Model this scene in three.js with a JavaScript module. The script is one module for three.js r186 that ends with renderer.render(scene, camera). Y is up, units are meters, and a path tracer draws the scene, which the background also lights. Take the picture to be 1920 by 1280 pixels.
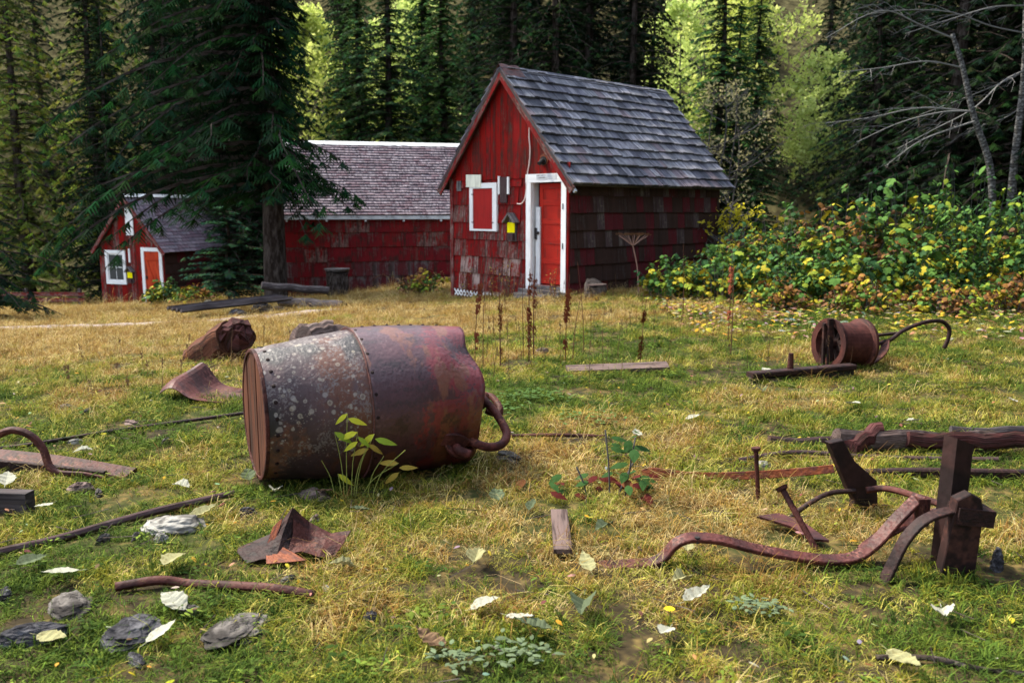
import * as THREE from 'three';
import { mergeGeometries } from 'three/addons/utils/BufferGeometryUtils.js';

// ------------------------------------------------------------------ camera, sky, sun, exposure
const scene = new THREE.Scene();
const camera = new THREE.PerspectiveCamera(2 * Math.atan(640 / 1600) * 180 / Math.PI, 1.5, 0.1, 400);
camera.position.set(0, 1.5, 0);
camera.rotation.x = -Math.atan(248 / 1600);
camera.focus = 5.2;
camera.userData.fStop = 3.2;
const renderer = new THREE.WebGLRenderer();
renderer.toneMapping = THREE.LinearToneMapping;
renderer.toneMappingExposure = 2.8;
renderer.shadowMap.enabled = true;
const SUN = new THREE.Vector3(-0.55, 0.80, -0.45).normalize();
{
  const w = 512, h = 256, a = new Float32Array(w * h * 4);
  for (let j = 0; j < h; j++) for (let i = 0; i < w; i++) {
    const el = ((j + 0.5) / h - 0.5) * Math.PI, az = ((i + 0.5) / w - 0.5) * 2 * Math.PI;
    const x = Math.cos(el) * Math.cos(az), y = Math.sin(el), z = Math.cos(el) * Math.sin(az);
    const m = Math.max(0, x * SUN.x + y * SUN.y + z * SUN.z), up = Math.max(0, y);
    const t = Math.pow(1 - up, 2.2), g = 0.35 * Math.pow(m, 3) + 0.9 * Math.pow(m, 22);
    const k = (i + j * w) * 4;
    a[k] = 0.50 + 0.18 * t + g; a[k + 1] = 0.60 + 0.13 * t + g * 0.97; a[k + 2] = 0.78 + 0.02 * t + g * 0.88; a[k + 3] = 1;
  }
  const sky = new THREE.DataTexture(a, w, h, THREE.RGBAFormat, THREE.FloatType);
  sky.mapping = THREE.EquirectangularReflectionMapping; sky.magFilter = THREE.LinearFilter; sky.needsUpdate = true;
  scene.background = sky; scene.environment = sky;
}
const sun = new THREE.DirectionalLight(new THREE.Color(1, 0.92, 0.76), 4.2);
sun.position.copy(SUN).multiplyScalar(120); sun.target.position.set(0, 0, -15);
sun.castShadow = true; sun.shadow.radius = 12; sun.shadow.mapSize.set(4096, 4096);
Object.assign(sun.shadow.camera, { left: -60, right: 60, top: 60, bottom: -60, near: 1, far: 300 });
scene.add(sun, sun.target);

// ------------------------------------------------------------------ helpers
const V = (x, y, z) => new THREE.Vector3(x, y, z);
const PI = Math.PI, sin = Math.sin, cos = Math.cos, abs = Math.abs, min = Math.min, max = Math.max;
function rng(s) { return () => { s = (s + 0x6D2B79F5) | 0; let t = Math.imul(s ^ (s >>> 15), 1 | s); t = (t + Math.imul(t ^ (t >>> 7), 61 | t)) ^ t; return ((t ^ (t >>> 14)) >>> 0) / 4294967296; }; }
const lerp = (a, b, t) => a + (b - a) * t, clamp = (x, a = 0, b = 1) => x < a ? a : x > b ? b : x;
const smooth = (a, b, x) => { const t = clamp((x - a) / (b - a)); return t * t * (3 - 2 * t); };
function hash(x, y, s) { let h = Math.imul(x | 0, 374761393) ^ Math.imul(y | 0, 668265263) ^ Math.imul(s | 0, 1274126177); h = Math.imul(h ^ (h >>> 13), 1274126177); return ((h ^ (h >>> 16)) >>> 0) / 4294967296; }
function vnoise(x, y, s = 0, px = 0, py = 0) {           // value noise, periodic when px, py are given
  const xi = Math.floor(x), yi = Math.floor(y), fx = x - xi, fy = y - yi, u = fx * fx * (3 - 2 * fx), v = fy * fy * (3 - 2 * fy);
  const w = (i, p) => p ? ((i % p) + p) % p : i;
  const a = w(xi, px), b = w(xi + 1, px), c = w(yi, py), d = w(yi + 1, py);
  return lerp(lerp(hash(a, c, s), hash(b, c, s), u), lerp(hash(a, d, s), hash(b, d, s), u), v);
}
function fbm(x, y, s = 0, o = 4, px = 0, py = 0) { let r = 0, k = 0.5; for (let i = 0; i < o; i++) { r += k * vnoise(x, y, s + i * 17, px, py); x *= 2; y *= 2; px *= 2; py *= 2; k *= 0.5; } return r / (1 - Math.pow(0.5, o)); }
const toS = (c) => { c = clamp(c); return 255 * (c < 0.0031308 ? 12.92 * c : 1.055 * Math.pow(c, 1 / 2.4) - 0.055); };
function tex(w, h, fn, srgb = true) {                     // fn(u, v) gives linear colour (or a height)
  const a = new Uint8Array(w * h * 4);
  for (let j = 0; j < h; j++) for (let i = 0; i < w; i++) {
    const c = fn((i + 0.5) / w, (j + 0.5) / h), k = (i + j * w) * 4;
    for (let n = 0; n < 3; n++) a[k + n] = srgb ? toS(c[n]) : 255 * clamp(typeof c === 'number' ? c : c[n]);
    a[k + 3] = 255;
  }
  const t = new THREE.DataTexture(a, w, h, THREE.RGBAFormat);
  t.wrapS = t.wrapT = THREE.RepeatWrapping; t.magFilter = THREE.LinearFilter; t.minFilter = THREE.LinearMipmapLinearFilter; t.generateMipmaps = true;
  if (srgb) t.colorSpace = THREE.SRGBColorSpace;
  t.needsUpdate = true; return t;
}
const mix3 = (a, b, t) => [lerp(a[0], b[0], t), lerp(a[1], b[1], t), lerp(a[2], b[2], t)];
const lin = (r, g, b) => new THREE.Color().setRGB(r, g, b);
const mat = (o) => new THREE.MeshPhysicalMaterial({ roughness: 0.85, metalness: 0, specularIntensity: 0.15, ...o });
const taken = {};
function numbered(n) { const k = taken[n] = (taken[n] || 0) + 1; return k === 1 ? n : `${n}_${String(k - 1).padStart(3, '0')}`; }
function shade(o) { o.traverse((m) => { if (m.isMesh) { m.castShadow = true; m.receiveShadow = true; } }); return o; }
function put(o, name, label, category, group) { o.name = numbered(name); o.userData = { label, category }; if (group) o.userData.group = group; scene.add(o); return o; }
function thing(name, label, category, pos = [0, 0, 0], turn = 0, group) { const o = put(new THREE.Group(), name, label, category, group); o.position.set(...pos); o.rotation.y = turn; return o; }
function part(name, geo, m, parent, label) { const o = new THREE.Mesh(geo, m); o.name = name; if (label) o.userData.label = label; parent.add(o); return o; }
function copy(src, label, group) { const c = src.clone(); c.name = numbered(src.name.replace(/_\d{3}$/, '')); c.userData = { ...src.userData, label: label || src.userData.label }; if (group) c.userData.group = group; scene.add(c); return c; }
function structure(name, geo, m) { const o = new THREE.Mesh(geo, m); o.name = name; o.userData.kind = 'structure'; scene.add(o); return o; }

class Acc {                                               // collects loose triangles with a colour each
  constructor() { this.p = []; this.c = []; this.u = []; }
  tri(a, b, c, col, ua = [0, 0], ub = [1, 0], uc = [0.5, 1]) { this.p.push(a.x, a.y, a.z, b.x, b.y, b.z, c.x, c.y, c.z); if (col) for (let i = 0; i < 3; i++) this.c.push(col[0], col[1], col[2]); this.u.push(...ua, ...ub, ...uc); }
  quad(a, b, c, d, col) { this.tri(a, b, c, col, [0, 0], [1, 0], [1, 1]); this.tri(a, c, d, col, [0, 0], [1, 1], [0, 1]); }
  geo() { const g = new THREE.BufferGeometry(); g.setAttribute('position', new THREE.Float32BufferAttribute(this.p, 3)); g.setAttribute('uv', new THREE.Float32BufferAttribute(this.u, 2)); if (this.c.length) g.setAttribute('color', new THREE.Float32BufferAttribute(this.c, 3)); g.computeVertexNormals(); return g; }
}
function plank(w, h, d, ou = 0, ov = 0, taper = 1) {      // a board that stands along y, its grain along v, uv in metres
  const g = new THREE.BoxGeometry(w, h, d).toNonIndexed(), p = g.attributes.position, n = g.attributes.normal, uv = g.attributes.uv;
  for (let i = 0; i < p.count; i++) {
    const x = p.getX(i), y = p.getY(i), z = p.getZ(i);
    if (abs(n.getY(i)) > 0.5) uv.setXY(i, x + ou, z * 3 + ov); else if (abs(n.getX(i)) > 0.5) uv.setXY(i, z + ou, y + ov); else uv.setXY(i, x + ou, y + ov);
    if (y > 0) p.setZ(i, z * taper + (1 - taper) * -d / 2);
  }
  if (taper !== 1) g.computeVertexNormals();
  return g;
}
const moved = (g, x, y, z, rx = 0, ry = 0, rz = 0) => { if (rx) g.rotateX(rx); if (ry) g.rotateY(ry); if (rz) g.rotateZ(rz); return g.translate(x, y, z); };
function curve(pts, n) { return new THREE.CatmullRomCurve3(pts.map((p) => p.isVector3 ? p : V(...p)), false, 'centripetal').getPoints(n); }
function sweep(pts, section, { scale, up, flat, uvScale = 2.6 } = {}) {   // section: closed ring of [side, normal] points carried along pts
  const n = pts.length, m = section.length, pos = [], uv = [], idx = [];
  let T = pts[1].clone().sub(pts[0]).normalize(), N = (up || (abs(T.y) > 0.9 ? V(1, 0, 0) : V(0, 1, 0))).clone();
  N.addScaledVector(T, -N.dot(T)).normalize();
  let len = 0, ring = []; section.reduce((s, q, i) => { ring.push(s); const r = section[(i + 1) % m]; return s + Math.hypot(r[0] - q[0], r[1] - q[1]); }, 0);
  for (let i = 0; i < n; i++) {
    const t = pts[min(i + 1, n - 1)].clone().sub(pts[max(i - 1, 0)]).normalize();
    N.addScaledVector(t, -N.dot(t)).normalize(); const S = t.clone().cross(N);
    if (i) len += pts[i].distanceTo(pts[i - 1]);
    const k = scale ? scale(i / (n - 1), i) : 1;
    for (let j = 0; j <= m; j++) { const q = section[j % m]; pos.push(pts[i].x + (S.x * q[0] + N.x * q[1]) * k, pts[i].y + (S.y * q[0] + N.y * q[1]) * k, pts[i].z + (S.z * q[0] + N.z * q[1]) * k); uv.push((j === m ? ring[m - 1] * m / (m - 1 || 1) : ring[j]) * uvScale, len * uvScale); }
    T = t;
  }
  for (let i = 0; i < n - 1; i++) for (let j = 0; j < m; j++) { const a = i * (m + 1) + j, b = a + 1, c = a + m + 1, d = c + 1; idx.push(a, b, c, b, d, c); }
  for (const e of [0, n - 1]) { const c = pos.length / 3; pos.push(pts[e].x, pts[e].y, pts[e].z); uv.push(0, 0); for (let j = 0; j < m; j++) { const a = e * (m + 1) + j, b = a + 1; e ? idx.push(c, a, b) : idx.push(c, b, a); } }
  let g = new THREE.BufferGeometry(); g.setAttribute('position', new THREE.Float32BufferAttribute(pos, 3)); g.setAttribute('uv', new THREE.Float32BufferAttribute(uv, 2)); g.setIndex(idx);
  if (flat) g = g.toNonIndexed();
  g.computeVertexNormals(); return g.index ? g.toNonIndexed() : g;
}
const circle = (r, n = 10) => Array.from({ length: n }, (_, i) => [r * cos(i / n * 2 * PI), r * sin(i / n * 2 * PI)]);
const rect = (w, t) => { const b = min(w, t) * 0.18, x = w / 2, y = t / 2; return [[-x + b, -y], [x - b, -y], [x, -y + b], [x, y - b], [x - b, y], [-x + b, y], [-x, y - b], [-x, -y + b]]; };
const tube = (pts, r, n = 30, sides = 9, scale) => sweep(curve(pts, n), circle(r, sides), { scale });
const bar = (pts, w, t, n = 30, up, straight) => sweep(straight ? pts.map((p) => p.isVector3 ? p : V(...p)) : curve(pts, n), rect(w, t), { up, flat: true });
function sheet(fn, nu, nv, t) {                            // a plate of real thickness over a parametric face
  const P = [], top = [], a = new Acc();
  for (let j = 0; j <= nv; j++) for (let i = 0; i <= nu; i++) P.push(fn(i / nu, j / nv));
  const at = (i, j) => P[clamp(i, 0, nu) + clamp(j, 0, nv) * (nu + 1)];
  const off = []; for (let j = 0; j <= nv; j++) for (let i = 0; i <= nu; i++) { const d = at(i + 1, j).clone().sub(at(i - 1, j)).cross(at(i, j + 1).clone().sub(at(i, j - 1))).normalize(); off.push(at(i, j).clone().addScaledVector(d, -t)); }
  const B = (i, j) => off[i + j * (nu + 1)];
  for (let j = 0; j < nv; j++) for (let i = 0; i < nu; i++) {
    const ua = [i / nu, j / nv], ub = [(i + 1) / nu, j / nv], uc = [(i + 1) / nu, (j + 1) / nv], ud = [i / nu, (j + 1) / nv];
    a.tri(at(i, j), at(i + 1, j), at(i + 1, j + 1), null, ua, ub, uc); a.tri(at(i, j), at(i + 1, j + 1), at(i, j + 1), null, ua, uc, ud);
    a.tri(B(i, j), B(i + 1, j + 1), B(i + 1, j), null, ua, uc, ub); a.tri(B(i, j), B(i, j + 1), B(i + 1, j + 1), null, ua, ud, uc);
  }
  for (let i = 0; i < nu; i++) { a.quad(B(i, 0), B(i + 1, 0), at(i + 1, 0), at(i, 0)); a.quad(at(i, nv), at(i + 1, nv), B(i + 1, nv), B(i, nv)); }
  for (let j = 0; j < nv; j++) { a.quad(at(0, j), at(0, j + 1), B(0, j + 1), B(0, j)); a.quad(B(nu, j), B(nu, j + 1), at(nu, j + 1), at(nu, j)); }
  return a.geo();
}

// ------------------------------------------------------------------ materials
const streak = (u, v, s, f = 46) => 0.6 * fbm(u * f, v * 3, s, 3, f, 3) + 0.4 * fbm(u * f * 3, v * 8, s + 5, 2, f * 3, 8);   // grain that runs along v
const grainBump = tex(256, 256, (u, v) => streak(u, v, 3, 40), false);
const pitBump = tex(256, 256, (u, v) => 0.6 * fbm(u * 22, v * 22, 9, 4, 22, 22) + 0.4 * fbm(u * 5, v * 5, 2, 2, 5, 5), false);
function paintTex(paint, paint2, wood, wood2, wear, s, grime = 0.75) {
  return tex(512, 512, (u, v) => {
    const g = streak(u, v, s), big = fbm(u * 5, v * 3, s + 40, 4, 5, 3), w = smooth(0.62 - wear, 0.78 - wear, 0.55 * g + 0.45 * big + 0.12 * (fbm(u * 30, v * 30, s + 3, 2, 30, 30) - 0.5));
    const p = mix3(paint, paint2, smooth(0.3, 0.7, big * 0.6 + g * 0.4)), d = mix3(wood, wood2, smooth(0.3, 0.7, g));
    const k = 0.75 + 0.5 * g, dirt = grime * smooth(0.50, 0.72, 0.6 * fbm(u * 22, v * 2, s + 71, 3, 22, 2) + 0.4 * fbm(u * 7, v * 6, s + 72, 3, 7, 6)); return mix3(mix3(p, d, w), [0.030, 0.018, 0.014], dirt).map((x) => x * k);
  });
}
const RED = [0.22, 0.008, 0.007], RED2 = [0.11, 0.005, 0.006], GREYW = [0.24, 0.17, 0.15], BROWNW = [0.08, 0.04, 0.03];
const woodM = (map, o = {}) => mat({ map, bumpMap: grainBump, bumpScale: 0.004, roughness: 0.8, ...o });
const mRedA = woodM(paintTex(RED, RED2, GREYW, BROWNW, 0.06, 11));
const mRedB = woodM(paintTex([0.20, 0.009, 0.009], [0.10, 0.006, 0.007], [0.34, 0.24, 0.22], BROWNW, 0.17, 23));
const mRedC = woodM(paintTex([0.18, 0.012, 0.012], RED2, [0.42, 0.32, 0.29], [0.2, 0.12, 0.1], 0.24, 37));
const mRedGable = woodM(paintTex([0.21, 0.007, 0.005], [0.12, 0.005, 0.004], [0.18, 0.07, 0.05], BROWNW, 0.02, 51));
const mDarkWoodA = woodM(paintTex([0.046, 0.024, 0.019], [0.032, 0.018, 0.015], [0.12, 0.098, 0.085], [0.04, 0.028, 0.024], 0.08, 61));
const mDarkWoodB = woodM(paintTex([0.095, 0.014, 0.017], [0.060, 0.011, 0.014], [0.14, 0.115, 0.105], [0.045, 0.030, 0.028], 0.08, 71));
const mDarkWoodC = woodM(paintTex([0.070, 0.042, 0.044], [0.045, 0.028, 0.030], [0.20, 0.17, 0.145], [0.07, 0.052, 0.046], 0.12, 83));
const shakeT = (a, b, c, s) => tex(512, 512, (u, v) => { const g = streak(u, v, s, 34), b2 = fbm(u * 4, v * 4, s + 9, 3, 4, 4); return mix3(mix3(a, b, smooth(0.25, 0.75, g)), c, smooth(0.5, 0.8, b2 * 0.6 + g * 0.4)).map((x) => x * (0.7 + 0.6 * g)); });
const shakeMap = shakeT([0.085, 0.085, 0.10], [0.26, 0.26, 0.29], [0.14, 0.12, 0.135], 5);
const mShake = [[0.78, 0.78, 0.78], [0.5, 0.5, 0.55], [1.05, 1.02, 1.02], [0.33, 0.34, 0.37], [0.8, 0.66, 0.66]].map((c) => woodM(shakeMap, { color: lin(...c), bumpScale: 0.006 }));
const shingleMap = shakeT([0.10, 0.082, 0.098], [0.27, 0.235, 0.26], [0.15, 0.11, 0.125], 15);
const mRoofB = [[0.8, 0.8, 0.82], [0.6, 0.58, 0.62], [0.95, 0.92, 0.94], [0.66, 0.56, 0.6]].map((c) => woodM(shingleMap, { color: lin(...c) }));
const mSiding = [mRedB, woodM(paintTex([0.15, 0.010, 0.013], [0.09, 0.007, 0.010], [0.20, 0.14, 0.14], BROWNW, 0.10, 93)), woodM(paintTex([0.18, 0.011, 0.012], [0.11, 0.008, 0.009], [0.20, 0.13, 0.12], BROWNW, 0.07, 95))];
const mSidingGrey = woodM(paintTex([0.10, 0.020, 0.022], [0.06, 0.015, 0.017], [0.20, 0.17, 0.165], [0.07, 0.05, 0.05], 0.16, 91));
const mWhite = woodM(paintTex([0.80, 0.80, 0.79], [0.70, 0.70, 0.70], [0.34, 0.31, 0.29], [0.2, 0.18, 0.17], -0.10, 101, 0.22), { bumpScale: 0.002, roughness: 0.6 });
const mWhiteOld = woodM(paintTex([0.62, 0.63, 0.64], [0.5, 0.52, 0.55], [0.20, 0.19, 0.19], [0.1, 0.09, 0.09], 0.07, 111, 0.22), { bumpScale: 0.002 });
const mCream = woodM(paintTex([0.74, 0.74, 0.62], [0.66, 0.66, 0.55], GREYW, BROWNW, -0.1, 121, 0.22), { bumpScale: 0.001 });
const mDoor = woodM(paintTex([0.40, 0.024, 0.014], [0.32, 0.018, 0.012], [0.5, 0.30, 0.25], BROWNW, -0.02, 131, 0.35), { bumpScale: 0.0015, roughness: 0.6 });
const mShutter = woodM(paintTex([0.30, 0.018, 0.016], [0.27, 0.016, 0.015], [0.4, 0.2, 0.2], BROWNW, -0.12, 141, 0.25), { bumpScale: 0.001, roughness: 0.6 });
const mFarDoor = woodM(paintTex([0.48, 0.06, 0.02], [0.36, 0.035, 0.014], [0.4, 0.2, 0.14], BROWNW, -0.05, 151));
const mGreyPlank = woodM(shakeMap, { color: lin(0.75, 0.68, 0.6) });
const mBlackWood = woodM(shakeMap, { color: lin(0.36, 0.31, 0.28) });
const mRedWood = woodM(paintTex([0.11, 0.042, 0.024], [0.062, 0.024, 0.017], [0.25, 0.115, 0.05], [0.030, 0.014, 0.011], 0.10, 161, 0.9), { bumpScale: 0.012 });
const mLogCut = woodM(paintTex([0.10, 0.034, 0.032], [0.055, 0.022, 0.022], [0.14, 0.075, 0.07], [0.03, 0.017, 0.015], 0.05, 171), { bumpScale: 0.01 });
const mPaleLog = woodM(paintTex([0.14, 0.098, 0.088], [0.085, 0.058, 0.053], [0.24, 0.19, 0.17], [0.04, 0.027, 0.025], 0.12, 181), { bumpScale: 0.008 });
const mYellow = mat({ color: lin(0.85, 0.75, 0.0), roughness: 0.5 });
const mIronDark = mat({ color: lin(0.03, 0.027, 0.027), roughness: 0.6, bumpMap: pitBump, bumpScale: 0.003 });
const mCable = mat({ color: lin(0.75, 0.62, 0.58), roughness: 0.6 });
const mGlassDark = new THREE.MeshPhysicalMaterial({ color: lin(0.05, 0.055, 0.06), roughness: 0.12 });
function rustTex(a, b, c, s, f = 7) { return tex(512, 512, (u, v) => { const n = fbm(u * f, v * f, s, 5, f, f), m = fbm(u * 40, v * 40, s + 8, 3, 40, 40), q = fbm(u * 3, v * 3, s + 21, 3, 3, 3); return mix3(mix3(a, b, smooth(0.35, 0.65, n)), c, smooth(0.52, 0.72, 0.5 * q + 0.3 * m + 0.2 * n)).map((x) => x * (0.6 + 0.8 * m)); }); }
const rustM = (map, o = {}) => mat({ map, bumpMap: pitBump, bumpScale: 0.006, roughness: 0.65, specularIntensity: 0.3, ...o });
const mRust = rustM(rustTex([0.062, 0.019, 0.015], [0.030, 0.010, 0.009], [0.11, 0.040, 0.026], 7));
const mRustDark = rustM(rustTex([0.026, 0.012, 0.011], [0.014, 0.008, 0.008], [0.055, 0.022, 0.017], 17));
const mRustRed = rustM(rustTex([0.075, 0.022, 0.018], [0.038, 0.013, 0.012], [0.14, 0.055, 0.042], 27), { roughness: 0.5 });
const mRustOrange = rustM(rustTex([0.17, 0.046, 0.018], [0.08, 0.024, 0.016], [0.06, 0.018, 0.018], 33));
const barkMap = tex(256, 512, (u, v) => { const g = fbm(u * 14, v * 5, 3, 4, 14, 5), p = fbm(u * 40, v * 12, 13, 2, 40, 12); return mix3([0.035, 0.026, 0.022], [0.12, 0.10, 0.09], smooth(0.3, 0.75, g * 0.7 + p * 0.3)); });
const mBark = mat({ map: barkMap, bumpMap: pitBump, bumpScale: 0.02, roughness: 0.95 });
const mBarkDark = mat({ map: barkMap, color: lin(0.75, 0.75, 0.75), specularIntensity: 0.03, bumpMap: pitBump, bumpScale: 0.02, roughness: 0.95 });
const mAlder = mat({ map: tex(256, 256, (u, v) => { const n = fbm(u * 6, v * 9, 41, 4, 6, 9), b = fbm(u * 3, v * 40, 44, 2, 3, 40); return mix3([0.04, 0.038, 0.036], [0.19, 0.185, 0.18], smooth(0.38, 0.62, n * 0.6 + b * 0.4)); }), roughness: 0.9 });
const mTwig = mat({ color: lin(0.085, 0.08, 0.078), roughness: 0.9 });
const rockT = (a, b, s) => tex(256, 256, (u, v) => { const n = fbm(u * 6, v * 6, s, 5, 6, 6), m = fbm(u * 30, v * 30, s + 4, 2, 30, 30); return mix3(a, b, smooth(0.3, 0.7, n)).map((x) => x * (0.65 + 0.7 * m)); });
const mRockGrey = mat({ map: rockT([0.030, 0.026, 0.024], [0.11, 0.098, 0.09], 3), bumpMap: pitBump, bumpScale: 0.012, roughness: 0.9 });
const mRockBlue = mat({ map: rockT([0.018, 0.017, 0.020], [0.085, 0.082, 0.090], 13), bumpMap: pitBump, bumpScale: 0.012, roughness: 0.85 });
const mRockPink = mat({ map: rockT([0.08, 0.055, 0.05], [0.19, 0.135, 0.12], 23), bumpMap: pitBump, bumpScale: 0.012, roughness: 0.9 });
const mRockPale = mat({ map: rockT([0.10, 0.092, 0.082], [0.27, 0.255, 0.23], 33), bumpMap: pitBump, bumpScale: 0.008, roughness: 0.85 });
const leafy = (c, t = 0.35, o = {}) => new THREE.MeshPhysicalMaterial({ color: c ? lin(...c) : 0xffffff, vertexColors: !c, transmission: t, roughness: 0.9, thickness: 0, specularIntensity: 0.04, side: THREE.DoubleSide, ...o });

// ------------------------------------------------------------------ terrain
const KX = [-1.5, 1.2, 6, 14, 30], KY = [0, 0.03, 0.062, 0.087, 0.095];
function land(x, z) {
  const q = -x; let k = q <= KX[0] ? KY[0] : KY[4];
  for (let i = 0; i < 4; i++) if (q > KX[i] && q <= KX[i + 1]) k = lerp(KY[i], KY[i + 1], (q - KX[i]) / (KX[i + 1] - KX[i]));
  let d = -z - 8; d = d < -1.5 ? 0 : d < 1.5 ? (d + 1.5) * (d + 1.5) / 6 : d;
  const fall = -k * min(d, 26), far = max(0, -z - 46);
  const hill = far * 0.62 * smooth(0, 14, far) + max(0, abs(x) - 26) * 0.12;
  const lumps = 0.05 * (fbm(x * 0.9 + 50, z * 0.9 + 50, 77, 3) - 0.5) + 0.03 * (fbm(x * 4 + 9, z * 4 + 9, 78, 2) - 0.5);
  return fall + hill + lumps;
}
const ON = (x, z, up = 0) => [x, land(x, z) + up, z];
{
  const xs = [], zs = [];
  for (let i = -150; i <= 150; i++) { const t = i / 150; xs.push(Math.sign(t) * (8 * abs(t) + 82 * Math.pow(abs(t), 3.2))); }
  for (let j = 0; j <= 240; j++) { const t = j / 240; zs.push(14 - 26 * t - 112 * Math.pow(t, 2.6)); }
  const pos = [], uv = [], idx = [], n = xs.length;
  for (const z of zs) for (const x of xs) { pos.push(x, land(x, z), z); uv.push(x / 2.4, z / 2.4); }
  for (let j = 0; j < zs.length - 1; j++) for (let i = 0; i < n - 1; i++) { const a = j * n + i; idx.push(a, a + 1, a + n + 1, a, a + n + 1, a + n); }
  const g = new THREE.BufferGeometry(); g.setAttribute('position', new THREE.Float32BufferAttribute(pos, 3)); g.setAttribute('uv', new THREE.Float32BufferAttribute(uv, 2)); g.setIndex(idx); g.computeVertexNormals();
  const soil = tex(1024, 1024, (u, v) => { const n = fbm(u * 8, v * 8, 1, 5, 8, 8), m = fbm(u * 60, v * 60, 4, 3, 60, 60), q = fbm(u * 3, v * 3, 7, 3, 3, 3); return mix3(mix3([0.032, 0.024, 0.013], [0.035, 0.038, 0.011], smooth(0.4, 0.6, q)), [0.085, 0.06, 0.022], smooth(0.45, 0.75, n * 0.5 + m * 0.5)).map((x) => x * (0.5 + m)); });
  structure('ground', g, mat({ map: soil, bumpMap: pitBump, bumpScale: 0.02, roughness: 1 }));
  const hp = [], hu = [], hi = []; for (let j = 0; j <= 60; j++) for (let i = 0; i <= 90; i++) { const x = -90 + i * 2, z = -40 - j * 0.95; hp.push(x, land(x, z) + 0.06 - (j ? 0 : 0.3), z); hu.push(x / 3, z / 3); }
  for (let j = 0; j < 60; j++) for (let i = 0; i < 90; i++) { const q = j * 91 + i; hi.push(q, q + 1, q + 92, q, q + 92, q + 91); }
  const hg = new THREE.BufferGeometry(); hg.setAttribute('position', new THREE.Float32BufferAttribute(hp, 3)); hg.setAttribute('uv', new THREE.Float32BufferAttribute(hu, 2)); hg.setIndex(hi); hg.computeVertexNormals();
  structure('hillside', hg, mat({ map: rockT([0.030, 0.026, 0.014], [0.075, 0.066, 0.032], 67), roughness: 1, specularIntensity: 0 }));
  // worn dirt track in front of the small far cabin
  const a = [V(-11.5, 0, -13.6), V(-8.5, 0, -13.4), V(-6, 0, -13.7), V(-4.4, 0, -14.6), V(-3.2, 0, -15.6)], c = curve(a, 60), pp = [], pu = [], pi = [];
  c.forEach((p, i) => { const t = c[min(i + 1, 60)].clone().sub(c[max(i - 1, 0)]).normalize(), s = V(-t.z, 0, t.x); for (let k = 0; k <= 4; k++) { const q = p.clone().addScaledVector(s, (k / 4 - 0.5) * (0.8 + 0.4 * fbm(i * 0.3 + k, 3, 5))); pp.push(q.x, land(q.x, q.z) + 0.018 - (k % 4 ? 0 : 0.03), q.z); pu.push(q.x, q.z); } });
  for (let i = 0; i < 60; i++) for (let k = 0; k < 4; k++) { const s = i * 5 + k; pi.push(s, s + 1, s + 6, s, s + 6, s + 5); }
  const pg = new THREE.BufferGeometry(); pg.setAttribute('position', new THREE.Float32BufferAttribute(pp, 3)); pg.setAttribute('uv', new THREE.Float32BufferAttribute(pu, 2)); pg.setIndex(pi); pg.computeVertexNormals();
  structure('path', pg, mat({ map: rockT([0.14, 0.11, 0.10], [0.30, 0.25, 0.23], 63), roughness: 1 }));
}

// ------------------------------------------------------------------ buildings
function pieces(parent, name, list, cap = 300) {          // list of [geometry, material, matrix]; the first ones are meshes of their own, the rest one mass
  list.slice(0, cap).forEach(([g, m, M]) => { const o = part(name, g, m, parent); M.decompose(o.position, o.quaternion, o.scale); });
  const rest = new Map();
  list.slice(cap).forEach(([g, m, M]) => { if (!rest.has(m)) rest.set(m, []); rest.get(m).push(g.clone().applyMatrix4(M)); });
  let k = 0; for (const [m, gs] of rest) { const o = part(`${name}_rest`, mergeGeometries(gs), m, parent); o.userData.kind = 'stuff'; k++; }
}
const M4 = (x, y, z, rx, ry, rz, sx = 1, sy = 1, sz = 1) => new THREE.Matrix4().compose(V(x, y, z), new THREE.Quaternion().setFromEuler(new THREE.Euler(rx, ry, rz)), V(sx, sy, sz));
function wedges(w, h, t, n, seed) { const r = rng(seed); return Array.from({ length: n }, () => plank(w, h, t, r() * 3, r() * 3, 0.3).translate(0, h / 2, t / 2)); }
function roofPiece(parent, name, X, Y, O, len, run, m, thick = 0.04) {   // a roof deck in its own axes: X along the eave, Y up the slope
  const Z = X.clone().cross(Y), o = part(name, moved(new THREE.BoxGeometry(len, run, thick), len / 2, run / 2, -thick / 2), m, parent);
  o.quaternion.setFromRotationMatrix(new THREE.Matrix4().makeBasis(X, Y, Z)); o.position.copy(O); return o;
}
function courses(len, run, expo, wid, geos, mats, r, { t = 0.02, jit = 0.012, over = 0.06, hole, tone } = {}) {   // shingle courses on a face: x along, y up
  const out = [];
  for (let c = 0, y = -0.01; y < run - 0.03; c++, y += expo) {
    const wob = (r() - 0.5) * jit;
    for (let x = -r() * wid * 0.6; x < len - 0.01;) {
      const w0 = max(0, x), w = wid * (0.6 + 0.9 * r()), x1 = min(len, x + w); x += w;
      if (x1 - w0 < 0.02) continue;
      const h = min(expo + over, run - y + 0.01) / (expo + over), cx = (w0 + x1) / 2;
      if (hole && hole(w0, x1, y, y + expo)) continue;
      const g = geos[Math.floor(r() * geos.length)], m = tone ? tone(cx, y, r) : mats[Math.floor(r() * mats.length)];
      out.push([g, m, M4(cx, y + wob + (r() - 0.5) * jit, t * 0.55, -t * 0.8 / (expo + over), 0, (r() - 0.5) * jit * 0.8, (x1 - w0 - 0.006) / geos.w, h, 0.8 + 0.5 * r())]);
    }
  }
  return out;
}
const geoSet = (w, h, t, n, seed) => { const a = wedges(w, h, t, n, seed); a.w = w; return a; };

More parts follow.
